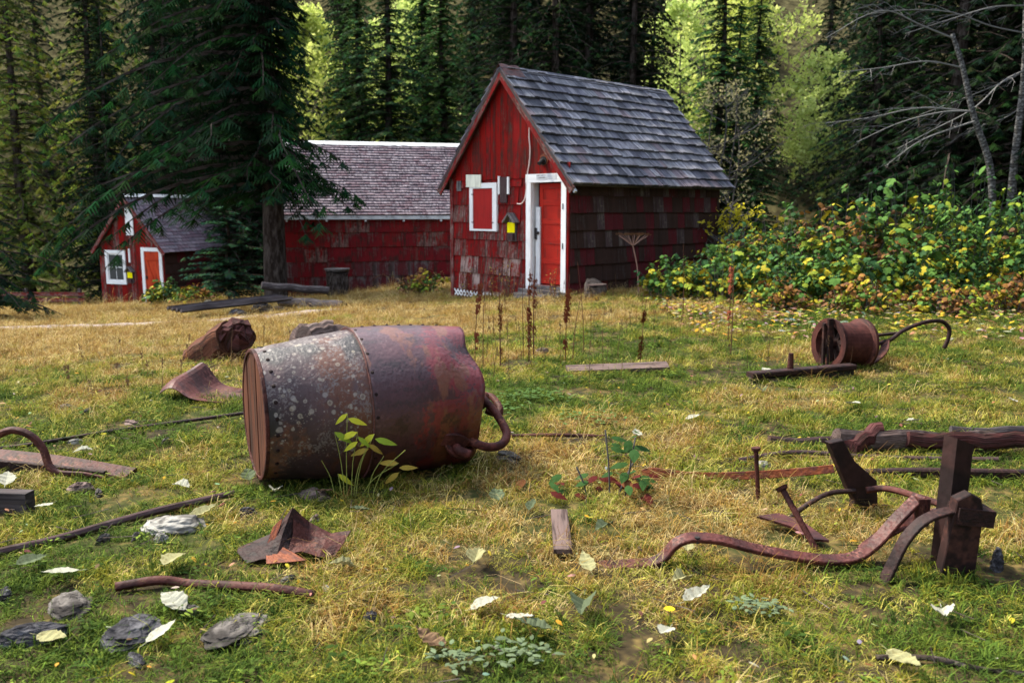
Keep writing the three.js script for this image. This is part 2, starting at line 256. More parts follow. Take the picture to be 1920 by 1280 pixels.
const YAW = 47 * PI / 180, CW = 3.3, CL = 4.6, EAVE = 2.1, RIDGE = 4.02;
{ // the red cabin
  const r = rng(5), corner = V(1.02, 0, -15.2), cx = corner.x - cos(YAW) * CW / 2, cz = corner.z - sin(YAW) * CW / 2;
  const cab = thing('red_cabin', 'red shingled cabin with steep grey shake roof and open white door frame', 'cabin', [cx, 0, cz], -YAW);
  const hw = CW / 2, B = -0.42, slope = Math.atan2(RIDGE - EAVE, hw);
  // local x of a point that lies a metres from the right-hand corner
  const X = (a) => hw - a, dx0 = X(0.95), dx1 = X(0.15), dy0 = 0.12, dy1 = 1.98;
  const end = (hole) => { const s = new THREE.Shape([[-hw, B], [hw, B], [hw, EAVE], [0, RIDGE], [-hw, EAVE]].map(([x, y]) => new THREE.Vector2(x, y))); if (hole) s.holes.push(new THREE.Path([[dx0, dy0], [dx1, dy0], [dx1, dy1], [dx0, dy1]].map(([x, y]) => new THREE.Vector2(x, y)))); return new THREE.ExtrudeGeometry(s, { depth: 0.1, bevelEnabled: false }); };
  const front = part('front_wall', end(true).translate(0, 0, -0.1), mRedA, cab);
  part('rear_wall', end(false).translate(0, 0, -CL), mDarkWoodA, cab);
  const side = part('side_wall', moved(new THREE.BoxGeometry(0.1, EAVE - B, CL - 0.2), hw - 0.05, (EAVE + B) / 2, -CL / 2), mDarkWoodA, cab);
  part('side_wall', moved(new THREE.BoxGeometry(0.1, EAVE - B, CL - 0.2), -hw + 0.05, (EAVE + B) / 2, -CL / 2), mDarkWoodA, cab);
  part('floor', moved(new THREE.BoxGeometry(CW - 0.22, 0.08, CL - 0.22), 0, 0.05, -CL / 2), mBlackWood, cab);
  // wall shingles
  const big = geoSet(0.28, 0.40, 0.022, 8, 3);
  const wx0 = X(2.66), wx1 = X(1.86);
  const fl = courses(CW, EAVE - B - 0.06, 0.335, 0.27, big, null, r, {
    hole: (x0, x1, y0, y1) => (x0 - hw < dx1 + 0.07 && x1 - hw > dx0 - 0.07 && y1 + B > dy0 - 0.1 && y0 + B < dy1 + 0.07),
    tone: (x, y, q) => { const yy = y + B, k = q(); return yy < 0.55 && x < 2.4 ? (k < 0.45 ? mRedC : k < 0.8 ? mRedB : mRedA) : yy < 1 ? (k < 0.5 ? mRedB : mRedA) : k < 0.25 ? mRedB : mRedA; },
  });
  // narrow pieces close the gaps beside the door frame
  for (let y = 0, k = 0; y < 2.4; y += 0.335, k++) for (const [a, b] of [[0.0, 0.075], [1.03, 1.12]]) if (y + B > 0.0) fl.push([big[k % 8], k % 3 ? mRedA : mRedB, M4(hw + X((a + b) / 2), y, 0.006, -0.03, 0, 0, (b - a) / 0.28, 0.98, 1)]);
  const fg = new THREE.Group(); fl.forEach((e) => e[2].premultiply(new THREE.Matrix4().makeTranslation(-hw, B, 0)));
  pieces(front, 'shingle', fl);
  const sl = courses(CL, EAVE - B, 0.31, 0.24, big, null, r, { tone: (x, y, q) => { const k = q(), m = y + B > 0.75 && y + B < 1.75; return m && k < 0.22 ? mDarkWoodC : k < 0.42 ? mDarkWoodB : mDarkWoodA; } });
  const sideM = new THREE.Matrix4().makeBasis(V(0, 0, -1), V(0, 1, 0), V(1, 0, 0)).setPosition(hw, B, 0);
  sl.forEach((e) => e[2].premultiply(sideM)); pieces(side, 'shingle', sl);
  // gable boards
  for (let x = -hw, k = 0; x < hw - 0.02; k++) {
    const w = min(0.13 + 0.07 * r(), hw - x), hgt = (q) => EAVE + (RIDGE - EAVE) * (1 - abs(q) / hw) - 0.02, y0 = EAVE - 0.03 - 0.02 * r(), x1 = x + w - 0.005, pt = x < 0 && x1 > 0 ? [[0, hgt(0)]] : [];
    const s = new THREE.Shape([[x, y0], [x1, y0], [x1, max(y0 + 0.02, hgt(x1))], ...pt, [x, max(y0 + 0.02, hgt(x))]].map(([a, b]) => new THREE.Vector2(a, b)));
    const g = new THREE.ExtrudeGeometry(s, { depth: 0.02, bevelEnabled: false }); const ou = r() * 3, uv = g.attributes.uv; for (let i = 0; i < uv.count; i++) uv.setX(i, uv.getX(i) + ou);
    part('gable_board', g.translate(0, 0, 0.008 + 0.004 * r()), k % 5 === 2 ? mRedA : mRedGable, cab); x += w;
  }
  // roof
  const over = 0.22, run = (hw / cos(slope)) + over / cos(slope) * 0.9, oh = 0.18, len = CL + oh + 0.25, c = cos(slope), s = sin(slope);
  const shk = geoSet(0.19, 0.30, 0.036, 8, 9);
  for (const sd of [1, -1]) {
    const O = V(sd * (run * c), RIDGE + 0.05 - run * s, sd > 0 ? oh : -CL - 0.25);
    const roof = roofPiece(cab, 'roof', V(0, 0, -sd), V(-sd * c, s, 0), O, len, run, mBlackWood);
    const li = courses(len, run, 0.232, 0.2, shk, mShake, r, { t: 0.036, jit: 0.032, over: 0.07, tone: (x, y, q) => { const k = q(); return y < 0.25 && x > 2 && k < 0.3 ? mShake[4] : mShake[k < 0.42 ? 0 : k < 0.62 ? 1 : k < 0.8 ? 2 : k < 0.95 ? 3 : 4]; } });
    li.forEach((e) => { e[2].premultiply(new THREE.Matrix4().makeTranslation(0, 0, 0.008)); });
    pieces(roof, 'shake', li, sd > 0 ? 300 : 0);
    // rake boards
    const rk = part('rake_board', moved(plank(0.15, run + 0.02, 0.03, r(), r()), 0, 0, 0), mRedB, cab);
    rk.position.set(sd * (run * c / 2), RIDGE - 0.05 - run * s / 2 + 0.01, oh - 0.02); rk.rotation.z = sd * (PI / 2 - slope);
    const tip = part('fascia_end', plank(0.05, 0.2, 0.05, 0.3, 0.4), mWhiteOld, cab); tip.position.set(sd * (run * c - 0.02), RIDGE - run * s + 0.0, oh - 0.06); tip.rotation.z = sd * (PI / 2 - slope);
  }
  // ridge cap: boards along the ridge and the red painted end piece
  for (const sd of [1, -1]) {
    for (let k = 0; k < 6; k++) { const l = (len - 0.5) / 6, o = part('ridge_board', plank(0.13, l - 0.01, 0.018, r() * 3, r() * 3), mShake[k % 3], cab); o.quaternion.setFromRotationMatrix(new THREE.Matrix4().makeBasis(V(sd * c, -s, 0).multiplyScalar(sd), V(0, 0, -1), V(sd * c, -s, 0).multiplyScalar(sd).cross(V(0, 0, -1)))); o.position.set(sd * 0.062 * c, RIDGE + 0.10 - 0.062 * s, oh - 0.5 - l * (k + 0.5)); }
    const o = part('ridge_flashing', sheet((u, v) => V(sd * v * 0.3 * c, -v * 0.3 * s + 0.01 * sin(u * 9), -u * 0.5), 6, 4, 0.004), mRustRed, cab, 'faded red metal flashing on the ridge end'); o.position.set(0, RIDGE + 0.125, oh + 0.015);
  }
  // door frame, jambs, door
  const fy0 = 0.02, fy1 = 2.12, fw = 0.10;
  const post = (name, x, w, y0, y1, z, d, m) => { const o = part(name, plank(w, y1 - y0, d, x, y0), m, cab); o.position.set(x, (y0 + y1) / 2, z); return o; };
  post('door_trim', dx0 - 0.05, 0.125, fy0, fy1 - 0.14, 0.03, 0.05, mWhite); post('door_trim', dx1 + 0.045, 0.12, fy0, fy1 - 0.14, 0.03, 0.05, mWhite);
  { const o = part('door_trim', plank(0.15, dx1 - dx0 + 0.24, 0.055, 0.2, 0.7), mWhite, cab); o.rotation.z = PI / 2; o.position.set((dx0 + dx1) / 2, fy1 - 0.065, 0.03); const o2 = part('lintel_patch', plank(0.085, 0.5, 0.004, 0.1, 0.2), mWhiteOld, cab); o2.rotation.z = PI / 2; o2.position.set((dx0 + dx1) / 2 + 0.02, fy1 - 0.05, 0.061); }
  post('door_jamb', dx0 + 0.012, 0.024, dy0, dy1, -0.075, 0.15, mWhiteOld); post('door_jamb', dx1 - 0.012, 0.024, dy0, dy1, -0.075, 0.15, mWhiteOld);
  post('jamb_board', dx0 + 0.10, 0.11, dy0, dy0 + 1.42, -0.06, 0.03, mWhiteOld);
  const door = post('door', (dx0 + dx1) / 2 + 0.04, dx1 - dx0 - 0.13, dy0 + 0.02, dy1 - 0.02, -0.12, 0.04, mDoor);
  { // a raised frame of stiles and rails round sunk panels
    const w = dx1 - dx0 - 0.13, hh = dy1 - dy0 - 0.04, ys = [-hh / 2 + 0.05, -hh / 2 + 0.42, -hh / 2 + 0.78, -hh / 2 + 1.14, -hh / 2 + 1.48, hh / 2 - 0.05];
    for (const sx of [-1, 1]) { const o = part('stile', plank(0.085, hh, 0.014, sx, 0.3), mDoor, door); o.position.set(sx * (w / 2 - 0.045), 0, 0.026); }
    for (const y of ys) { const o = part('rail', plank(0.10, w - 0.18, 0.013, y, 0.1), mDoor, door); o.rotation.z = PI / 2; o.position.set(0, y, 0.026); }
    const knob = part('door_handle', mergeGeometries([new THREE.CylinderGeometry(0.012, 0.012, 0.06, 8).rotateX(PI / 2).toNonIndexed(), new THREE.SphereGeometry(0.03, 10, 8).translate(0, 0, 0.05).toNonIndexed()]), mIronDark, door); knob.position.set(-w / 2 + 0.02, 0.02, 0.05);
  }
  post('lock_plate', dx0 + 0.06, 0.05, 0.95, 1.16, -0.035, 0.02, mIronDark);
  for (const y of [1.55, 0.85]) post('hinge', dx1 + 0.035, 0.02, y - 0.05, y + 0.05, 0.058, 0.012, mIronDark);
  { const o = part('door_sill', plank(0.16, 1.0, 0.06, 0.4, 0.2), mGreyPlank, cab); o.rotation.z = PI / 2; o.rotation.x = 0; o.position.set((dx0 + dx1) / 2, 0.04, 0.02); }
  // window with its red shutter panel
  const ww = [wx0, wx1, 1.08, 2.0];
  post('window_trim', ww[0] + 0.05, 0.10, ww[2], ww[3], 0.045, 0.05, mWhite); post('window_trim', ww[1] - 0.06, 0.12, ww[2], ww[3], 0.045, 0.05, mWhite);
  for (const [y, w] of [[ww[2] + 0.018, 0.036], [ww[3] - 0.05, 0.1]]) { const o = part('window_trim', plank(w, ww[1] - ww[0] - 0.004, 0.052, y, 0), mWhite, cab); o.rotation.z = PI / 2; o.position.set((ww[0] + ww[1]) / 2, y, 0.046); }
  const sh = post('shutter', (ww[0] + ww[1]) / 2 - 0.005, ww[1] - ww[0] - 0.21, ww[2] + 0.04, ww[3] - 0.11, 0.04, 0.03, mShutter);
  for (const [sx, y] of [[-1, 0.28], [-1, -0.26], [1, -0.26]]) { const o = part('latch', plank(0.05, 0.016, 0.012), mIronDark, sh); o.position.set(sx * 0.30, y, 0.032); }
  { const o = part('cream_board', plank(0.44, 0.24, 0.02, 0.2, 0.4), mCream, cab, 'loose cream board nailed above the shuttered window'); o.position.set(X(2.52), 2.045, 0.075); o.rotation.z = -0.03; }
  // grey plank and two white slivers beside the window, patch of bare wood
  post('grey_plank', X(1.68), 0.19, 1.62, 2.1, 0.045, 0.025, mDarkWoodC); post('white_batten', X(1.80), 0.05, 1.78, 2.12, 0.05, 0.03, mWhite); post('white_batten', X(1.545), 0.045, 1.78, 2.1, 0.05, 0.03, mWhite);
  post('bare_patch', X(3.02), 0.13, 1.86, 2.06, 0.03, 0.02, mGreyPlank);
  // corner boards
  post('corner_board', hw - 0.04, 0.09, B, EAVE, 0.03, 0.03, mRedA); post('corner_board', -hw + 0.04, 0.09, B, EAVE, 0.03, 0.03, mRedB);
  // cable down the gable and the lamp socket
  part('cable', tube([[X(0.98), 3.05, 0.05], [X(0.99), 2.8, 0.045], [X(0.96), 2.6, 0.05], [X(0.98), 2.35, 0.045], [X(1.03), 2.12, 0.05], [X(1.05), 1.9, 0.05], [X(1.1), 1.68, 0.055], [X(1.18), 1.6, 0.06], [X(1.3), 1.6, 0.05]], 0.011, 60, 6), mCable, cab, 'loose pale cable hanging down the gable');
  { const lamp = part('lamp_socket', mergeGeometries([new THREE.CylinderGeometry(0.075, 0.075, 0.03, 14).rotateX(PI / 2).toNonIndexed(), new THREE.CylinderGeometry(0.035, 0.05, 0.12, 12).rotateX(PI / 2 + 0.5).translate(0, -0.03, 0.07).toNonIndexed()]), mIronDark, cab); lamp.position.set(X(0.62), 2.36, 0.04); part('mount', moved(new THREE.CylinderGeometry(0.11, 0.11, 0.016, 16), 0.0, 0.02, -0.01, PI / 2), mRustOrange, lamp); }
  // white lattice under the front wall
  for (let k = 0; k < 16; k++) for (const t of [-1, 1]) { const o = part('lattice_strip', plank(0.028, 0.17, 0.008, k, 0), mWhite, cab); o.position.set(-hw + 0.2 + k * 0.1, -0.17 - 0.05 * k / 16, 0.06 + t * 0.005); o.rotation.z = t * 0.75; }
  // eave hooks of bare wood hanging under the side eave
  for (const [z, l] of [[-0.35, 0.13], [-2.4, 0.10]]) { const o = part('eave_scrap', plank(0.06, l, 0.02), mGreyPlank, cab); o.position.set(hw + 0.05, EAVE - 0.11, z); o.rotation.z = 0.2; }
}
const cabinPoint = (a, out, y) => { const c = V(1.02, y, -15.2); return [c.x - cos(YAW) * a - sin(YAW) * out, y, c.z - sin(YAW) * a + cos(YAW) * out]; };
function noticeBox(name, label, pos, turn, k = 1) {        // a little roofed board with a yellow notice
  const o = thing(name, label, 'notice box', pos, turn);
  part('backboard', moved(plank(0.18 * k, 0.42 * k, 0.05 * k, 0.3), 0, 0.21 * k, 0.025 * k), mGreyPlank, o);
  for (const s of [-1, 1]) part('roof_board', moved(plank(0.03 * k, 0.24 * k, 0.16 * k), s * 0.075 * k, 0.44 * k, 0.08 * k, 0, 0, s * 0.75), mGreyPlank, o);
  part('notice', moved(new THREE.BoxGeometry(0.2 * k, 0.19 * k, 0.012 * k), -0.01 * k, 0.26 * k, 0.062 * k), mYellow, o, 'bright yellow notice');
  part('lower_box', moved(plank(0.14 * k, 0.13 * k, 0.06 * k, 0.6), 0.01 * k, 0.08 * k, 0.082 * k), mDarkWoodC, o);
  return o;
}
noticeBox('notice_box', 'small roofed wooden box with yellow notice beside the white door frame', cabinPoint(1.42, 0.025, 0.9), -YAW);
{ // broken timber step below the door
  const t = thing('doorstep', 'broken weathered timber step below the open white door frame', 'step', cabinPoint(0.6, 0.28, -0.1), -YAW);
  const r = rng(44);
  for (let k = 0; k < 2; k++) { const o = part('tread', plank(0.15, 1.05 - 0.25 * k, 0.07, r(), r()), mGreyPlank, t); o.rotation.set(PI / 2, 0, PI / 2, 'ZXY'); o.rotation.order = 'XYZ'; o.rotation.set(0, 0, PI / 2); o.position.set(0.02 - 0.06 * k, 0.07 - 0.06 * k, -0.1 + 0.17 * k); }
  for (const x of [-0.3, 0.3]) part('riser', moved(plank(0.08, 0.16, 0.3, x), x, 0.0, -0.05), mBlackWood, t);
}
{ // the long red building
  const r = rng(8), yaw = 15 * PI / 180, O = V(-6.75, -1.25, -24.2), L = 9.2, E = 2.63, run = 3.3, pitch = 0.73, D = 4.7;
  const b = thing('long_red_building', 'long low red shingled building with purple grey roof and white ridge', 'building', [O.x, O.y, O.z], yaw);
  const front = part('front_wall', moved(new THREE.BoxGeometry(L, E, 0.12), L / 2, E / 2, -0.06), mSidingGrey, b);
  part('rear_wall', moved(new THREE.BoxGeometry(L, E, 0.12), L / 2, E / 2, -D + 0.06), mSidingGrey, b);
  const rise = tanR(pitch) * D / 2; function tanR(x) { return Math.tan(x); }
  for (const x of [0.1, L]) part('end_wall', new THREE.ExtrudeGeometry(new THREE.Shape([[0.1, 0], [D - 0.1, 0], [D - 0.1, E], [D / 2, E + rise], [0.1, E]].map(([p, q]) => new THREE.Vector2(p, q))), { depth: 0.1, bevelEnabled: false }).rotateY(PI / 2).translate(x - 0.1, 0, 0), mSidingGrey, b);
  const gs = geoSet(0.42, 0.52, 0.024, 6, 21);
  const li = courses(L, E, 0.42, 0.5, gs, null, r, { tone: (x, y, q) => y < 0.85 ? (q() < 0.75 ? mSidingGrey : mSiding[1]) : mSiding[Math.floor(q() * 3)] });
  pieces(front, 'shingle', li);
  const g2 = geoSet(0.17, 0.18, 0.028, 6, 31), c = cos(pitch), s = sin(pitch);
  for (const sd of [1, -1]) {
    const rf = roofPiece(b, 'roof', V(sd, 0, 0), V(0, s, -sd * c), V(sd > 0 ? -0.15 : L + 0.15, E + rise + 0.04 - run * s, -D / 2 + sd * run * c), L + 0.3, run, mBlackWood);
    const l2 = courses(L + 0.3, run, 0.122, 0.18, g2, mRoofB, r, { t: 0.028, jit: 0.012, over: 0.05 });
    l2.forEach((e) => e[2].premultiply(new THREE.Matrix4().makeTranslation(0, 0, 0.004)));
    // those that show largest and are not behind the near cabin come first
    if (sd > 0) l2.sort((p, q) => { const k = (e) => { const x = e[2].elements[12], y = e[2].elements[13]; return (x > 0.9 && x < 6.2 ? 0 : 10) + y; }; return k(p) - k(q); });
    pieces(rf, 'shingle', l2, sd > 0 ? 300 : 0);
    part('ridge_cap', moved(new THREE.BoxGeometry(L + 0.34, 0.17, 0.02), L / 2, E + rise + 0.09 - 0.06, -D / 2 + sd * 0.07, -sd * (PI / 2 - pitch)), mWhite, b, 'white metal ridge cap');
  }
  part('fascia', moved(plank(0.10, L + 0.3, 0.025), L / 2, E + rise - 0.02 - run * s, -D / 2 + run * c + 0.012, 0, 0, PI / 2), mWhiteOld, b);
  for (let k = 0; k < 9; k++) part('rafter_tail', moved(new THREE.BoxGeometry(0.05, 0.09, 0.35), 0.4 + k * 1.1, E + rise - 0.09 - run * s, -D / 2 + run * c - 0.16), mWhiteOld, b);
}
{ // the small far cabin
  const r = rng(12), yaw = 22 * PI / 180, W = 2.95, L = 4.4, E = 2.05, R = 3.75, C = V(-12.0, -1.85, -29.5), hw = W / 2;
  const b = thing('small_red_cabin', 'small far red cabin with white window frame and orange braced door', 'cabin', [C.x - cos(yaw) * hw, C.y, C.z - sin(yaw) * hw], -yaw);
  const wall = (z) => new THREE.ExtrudeGeometry(new THREE.Shape([[-hw, -0.3], [hw, -0.3], [hw, E], [0, R], [-hw, E]].map(([x, y]) => new THREE.Vector2(x, y))), { depth: 0.1, bevelEnabled: false }).translate(0, 0, z - 0.1);
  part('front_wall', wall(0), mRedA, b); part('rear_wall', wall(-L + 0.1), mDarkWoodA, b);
  for (let x = -hw, k = 0; x < hw - 0.02; k++) {
    const w = min(0.2 + 0.1 * r(), hw - x), x1 = x + w - 0.008, hg = (q) => E + (R - E) * (1 - abs(q) / hw) - 0.03, pt = x < 0 && x1 > 0 ? [[0, hg(0)]] : [];
    part('board', new THREE.ExtrudeGeometry(new THREE.Shape([[x, -0.3], [x1, -0.3], [x1, hg(x1)], ...pt, [x, hg(x)]].map(([p, q]) => new THREE.Vector2(p, q))), { depth: 0.02, bevelEnabled: false }).translate(0, 0, 0.005 + 0.004 * r()), k % 3 ? mRedGable : mRedB, b); x += w;
  }
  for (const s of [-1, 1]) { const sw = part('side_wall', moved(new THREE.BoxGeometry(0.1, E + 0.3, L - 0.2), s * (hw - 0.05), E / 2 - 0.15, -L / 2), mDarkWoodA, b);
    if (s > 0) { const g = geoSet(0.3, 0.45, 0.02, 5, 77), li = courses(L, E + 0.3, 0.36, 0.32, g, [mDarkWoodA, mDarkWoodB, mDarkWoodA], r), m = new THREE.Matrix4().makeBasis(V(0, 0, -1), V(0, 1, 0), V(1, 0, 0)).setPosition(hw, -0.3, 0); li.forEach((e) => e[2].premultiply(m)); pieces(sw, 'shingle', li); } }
  const sl = Math.atan2(R - E, hw), c = cos(sl), s = sin(sl), run = hw / c + 0.28, len = L + 0.4, g2 = geoSet(0.2, 0.2, 0.014, 5, 61);
  for (const sd of [1, -1]) {
    const rf = roofPiece(b, 'roof', V(0, 0, -sd), V(-sd * c, s, 0), V(sd * run * c, R + 0.05 - run * s, sd > 0 ? 0.2 : -L - 0.2), len, run, mBlackWood);
    const li = courses(len, run, 0.15, 0.2, g2, mRoofB, r, { t: 0.012, jit: 0.012 }); li.forEach((e) => e[2].premultiply(new THREE.Matrix4().makeTranslation(0, 0, 0.004))); pieces(rf, 'shingle', li, sd > 0 ? 290 : 0);
    const rk = part('rake_board', plank(0.13, run, 0.03), mRedB, b); rk.position.set(sd * run * c / 2, R - 0.03 - run * s / 2, 0.19); rk.rotation.z = sd * (PI / 2 - sl);
    part('ridge_cap', moved(new THREE.BoxGeometry(0.16, 0.02, len), sd * 0.05, R + 0.075, -L / 2, 0, 0, -sd * 0.7), mWhite, b);
  }
  const post = (name, x, w, y0, y1, z, d, m) => { const o = part(name, plank(w, y1 - y0, d, x, y0), m, b); o.position.set(x, (y0 + y1) / 2, z); return o; };
  post('gable_vent', 0.05, 0.34, 2.45, 3.45, 0.045, 0.03, mWhite);
  // window: white frame and four panes
  const win = post('window', -0.70, 0.94, 0.72, 1.92, 0.03, 0.03, mWhite);
  for (const i of [-1, 1]) for (const j of [-1, 1]) { const o = part('pane', new THREE.BoxGeometry(0.30, 0.42, 0.01), mGlassDark, win); o.position.set(i * 0.165, j * 0.225, 0.016); }
  for (const i of [-1, 1]) { const o = part('frame', plank(0.12, 1.2, 0.05), mWhite, win); o.position.set(i * 0.41, 0, 0.025); const q = part('frame', plank(0.12, 0.70, 0.05), mWhite, win); q.rotation.z = PI / 2; q.position.set(0, i * 0.54, 0.025); }
  const dx = 0.96, door = post('door', dx, 0.66, 0.0, 1.9, 0.03, 0.035, mFarDoor);
  for (const y of [-0.7, 0.7]) { const o = part('brace', plank(0.1, 0.64, 0.025), mFarDoor, door); o.rotation.z = PI / 2; o.position.set(0, y, 0.028); }
  { const o = part('brace', plank(0.1, 1.36, 0.022), mFarDoor, door); o.rotation.z = 0.36; o.position.set(0, 0, 0.028); part('latch', moved(new THREE.BoxGeometry(0.06, 0.12, 0.03), -0.26, 0.05, 0.03), mIronDark, door); }
  for (const i of [-1, 1]) post('door_trim', dx + i * 0.40, 0.13, -0.02, 2.04, 0.04, 0.05, mWhite);
  { const o = part('door_trim', plank(0.13, 0.67, 0.05), mWhite, b); o.rotation.z = PI / 2; o.position.set(dx, 1.97, 0.04); }
  post('white_batten', -0.05, 0.07, 1.5, 1.98, 0.045, 0.03, mWhite);
  const p = V(-0.02, 0.78, 0.03).applyAxisAngle(V(0, 1, 0), -yaw).add(b.position);
  noticeBox('notice_box', 'yellow notice box between window and orange door of the small far cabin', [p.x, p.y, p.z], -yaw, 1.1);
}

// ------------------------------------------------------------------ the ore bucket
const BK = {
  lug0: [-0.52, 0.20, -4.665], lug1: [-0.40, 0.235, -4.60], lug2: [-0.315, 0.232, -4.62], lug3: [-0.262, 0.19, -4.66],
  eye: [[-0.363, 0.205, -4.62], [-0.328, 0.15, -4.62], [-0.277, 0.123, -4.66], [-0.238, 0.133, -4.72], [-0.233, 0.166, -4.76], [-0.269, 0.197, -4.74], [-0.316, 0.213, -4.68], [-0.358, 0.215, -4.63]],
  bail: [[-0.232, 0.15, -4.60], [-0.297, 0.177, -4.60], [-0.312, 0.194, -4.66], [-0.28, 0.206, -4.72], [-0.218, 0.189, -4.70], [-0.137, 0.159, -4.72], [-0.062, 0.157, -4.78], [-0.031, 0.193, -4.86], [-0.064, 0.251, -4.95], [-0.113, 0.305, -5.02], [-0.162, 0.349, -5.06], [-0.182, 0.367, -5.10], [-0.165, 0.36, -5.16]],
  eye2: [[-0.181, 0.297, -5.14], [-0.199, 0.317, -5.20], [-0.185, 0.338, -5.26], [-0.133, 0.343, -5.22], [-0.092, 0.316, -5.16], [-0.072, 0.286, -5.10], [-0.081, 0.261, -5.08], [-0.115, 0.258, -5.12], [-0.158, 0.27, -5.14]],
};
{
  const A = V(-1.40, 0, -4.52), Bq = V(-0.345, 0, -5.045), L = A.distanceTo(Bq), yaw = Math.atan2(-(Bq.z - A.z), Bq.x - A.x), r = rng(31);
  const bk = thing('ore_bucket', 'big rusty riveted iron ore bucket lying on its side in the grass', 'bucket', [A.x, land(-0.8, -4.8), A.z], yaw);
  const CY = 0.405, prof = [[0, 0.352], [0.12, 0.372], [0.3, 0.402], [0.46, 0.42], [0.62, 0.424], [0.8, 0.418], [0.92, 0.408], [1, 0.400]];
  const rad = (t) => { for (let i = 0; i < prof.length - 1; i++) if (t <= prof[i + 1][0]) return lerp(prof[i][1], prof[i + 1][1], smooth(0, 1, (t - prof[i][0]) / (prof[i + 1][0] - prof[i][0])) * 0.5 + 0.5 * (t - prof[i][0]) / (prof[i + 1][0] - prof[i][0])); return 0.4; };
  // angle 0 is the top, a quarter turn is towards the camera
  const P = (t, an, off = 0) => {
    const R = rad(t) + off + 0.004 * sin(an * 3 + t * 5), dent = smooth(0.80, 1.0, t);
    const bite = -0.035 * Math.exp(-Math.pow(an / 0.5, 2)) + 0.025 * Math.exp(-Math.pow((an - 0.6) / 0.22, 2)) - 0.02 * Math.exp(-Math.pow((an - 1.25) / 0.3, 2)) + 0.012 * sin(an * 4 + 1);
    const RR = R * (1 - dent * 0.11 * Math.exp(-Math.pow((an - 0.75) / 0.38, 2)) + dent * 0.02 * sin(an * 5));
    return V(t * L - dent * bite, CY + RR * cos(an), RR * sin(an));
  };
  function shell(t0, t1, off, thick, nu = 96, nt = 30) {
    const pos = [], uv = [], idx = [], W = nt * 2 + 2;
    for (let i = 0; i <= nu; i++) { const an = i / nu * 2 * PI - PI; for (let k = 0; k < W; k++) { const inn = k > nt, t = lerp(t0, t1, inn ? (2 * nt + 1 - k) / nt : k / nt), p = P(t, an, off - (inn ? thick : 0)); pos.push(p.x, p.y, p.z); uv.push(i / nu, (t - t0) / (t1 - t0)); } }
    for (let i = 0; i < nu; i++) for (let k = 0; k < W; k++) { const k2 = (k + 1) % W, a = i * W + k, b = i * W + k2, c = (i + 1) * W + k, d = (i + 1) * W + k2; idx.push(a, b, c, b, d, c); }
    const g = new THREE.BufferGeometry(); g.setAttribute('position', new THREE.Float32BufferAttribute(pos, 3)); g.setAttribute('uv', new THREE.Float32BufferAttribute(uv, 2)); g.setIndex(idx); g.computeVertexNormals(); return g;
  }
  const spots = []; const rs = rng(99);
  for (let i = 0; i < 520; i++) { const an = (rs() * 2 - 1) * 1.0 * 2.0, t = Math.pow(rs(), 0.9); if (vnoise(an * 2 + 9, t * 4, 61) < 0.36) continue; spots.push([(an + PI) / (2 * PI) * 2.5, t * 0.6, 0.003 + 0.016 * Math.pow(rs(), 2.2), rs()]); }
  const cell = {}; spots.forEach((s) => { for (let a = -1; a <= 1; a++) for (let b = -1; b <= 1; b++) { const k = Math.floor(s[0] / 0.03) + a + ',' + (Math.floor(s[1] / 0.03) + b); (cell[k] = cell[k] || []).push(s); } });
  const lichen = tex(2048, 512, (u, v) => {
    const x = u * 2.5, y = v * 0.6, n = fbm(x * 3, y * 3, 3, 4, 0, 0), m = fbm(x * 40, y * 40, 8, 3), q = fbm(x * 2 + 5, y * 5, 14, 3), f = fbm(x * 120, y * 120, 20, 2);
    let c = mix3([0.030, 0.017, 0.020], [0.064, 0.033, 0.034], smooth(0.35, 0.65, n)); c = mix3(c, [0.095, 0.034, 0.019], smooth(0.50, 0.66, q * 0.75 + m * 0.25)); c = mix3(c, [0.018, 0.014, 0.015], smooth(0.55, 0.7, fbm(x * 5, y * 5, 31, 3)));
    const top = smooth(2.2, 0.9, abs((u - 0.5) * 2 * PI)); c = mix3(c, [0.13, 0.108, 0.104], smooth(0.56, 0.72, f * 0.4 + m * 0.25 + fbm(x * 9, y * 9, 29, 3) * 0.35 + 0.06 * top) * 0.75);
    for (const s of cell[Math.floor(x / 0.03) + ',' + Math.floor(y / 0.03)] || []) { const d = Math.hypot(x - s[0], y - s[1]) / s[2] + 0.5 * (m - 0.5); if (d < 1) c = mix3(c, mix3([0.21, 0.185, 0.175], [0.25, 0.21, 0.155], s[3]).map((z) => z * (0.8 + 0.4 * f)), (s[3] > 0.6 && d < 0.45 ? 0.35 : 0.75) * smooth(1, 0.55, d)); }
    return c;
  });
  const redShell = tex(1024, 512, (u, v) => {
    const x = u * 2.6, y = v * 0.7, n = fbm(x * 4, y * 4, 53, 4), m = fbm(x * 60, y * 60, 55, 3), q = fbm(x * 1.6 + 3, y * 3, 58, 3);
    let c = mix3([0.078, 0.010, 0.013], [0.155, 0.018, 0.020], smooth(0.3, 0.7, n)); const pt = 0.5 * v + 0.55 * fbm(x * 2.2 + 1, y * 7, 71, 5) + 0.22 * m + 0.12 * fbm(x * 14, y * 3, 73, 3); c = mix3(c, [0.050, 0.024, 0.029], smooth(0.80, 0.70, pt) * 0.85); c = mix3(c, [0.030, 0.015, 0.016], smooth(0.60, 0.66, fbm(x * 16, y * 2.5, 75, 4) * 0.7 + m * 0.3) * 0.8); c = mix3(c, [0.13, 0.045, 0.022], smooth(0.60, 0.68, fbm(x * 5, y * 9, 77, 5)) * 0.8); c = mix3(c, [0.115, 0.055, 0.06], smooth(0.56, 0.72, q * 0.5 + m * 0.5) * 0.6);
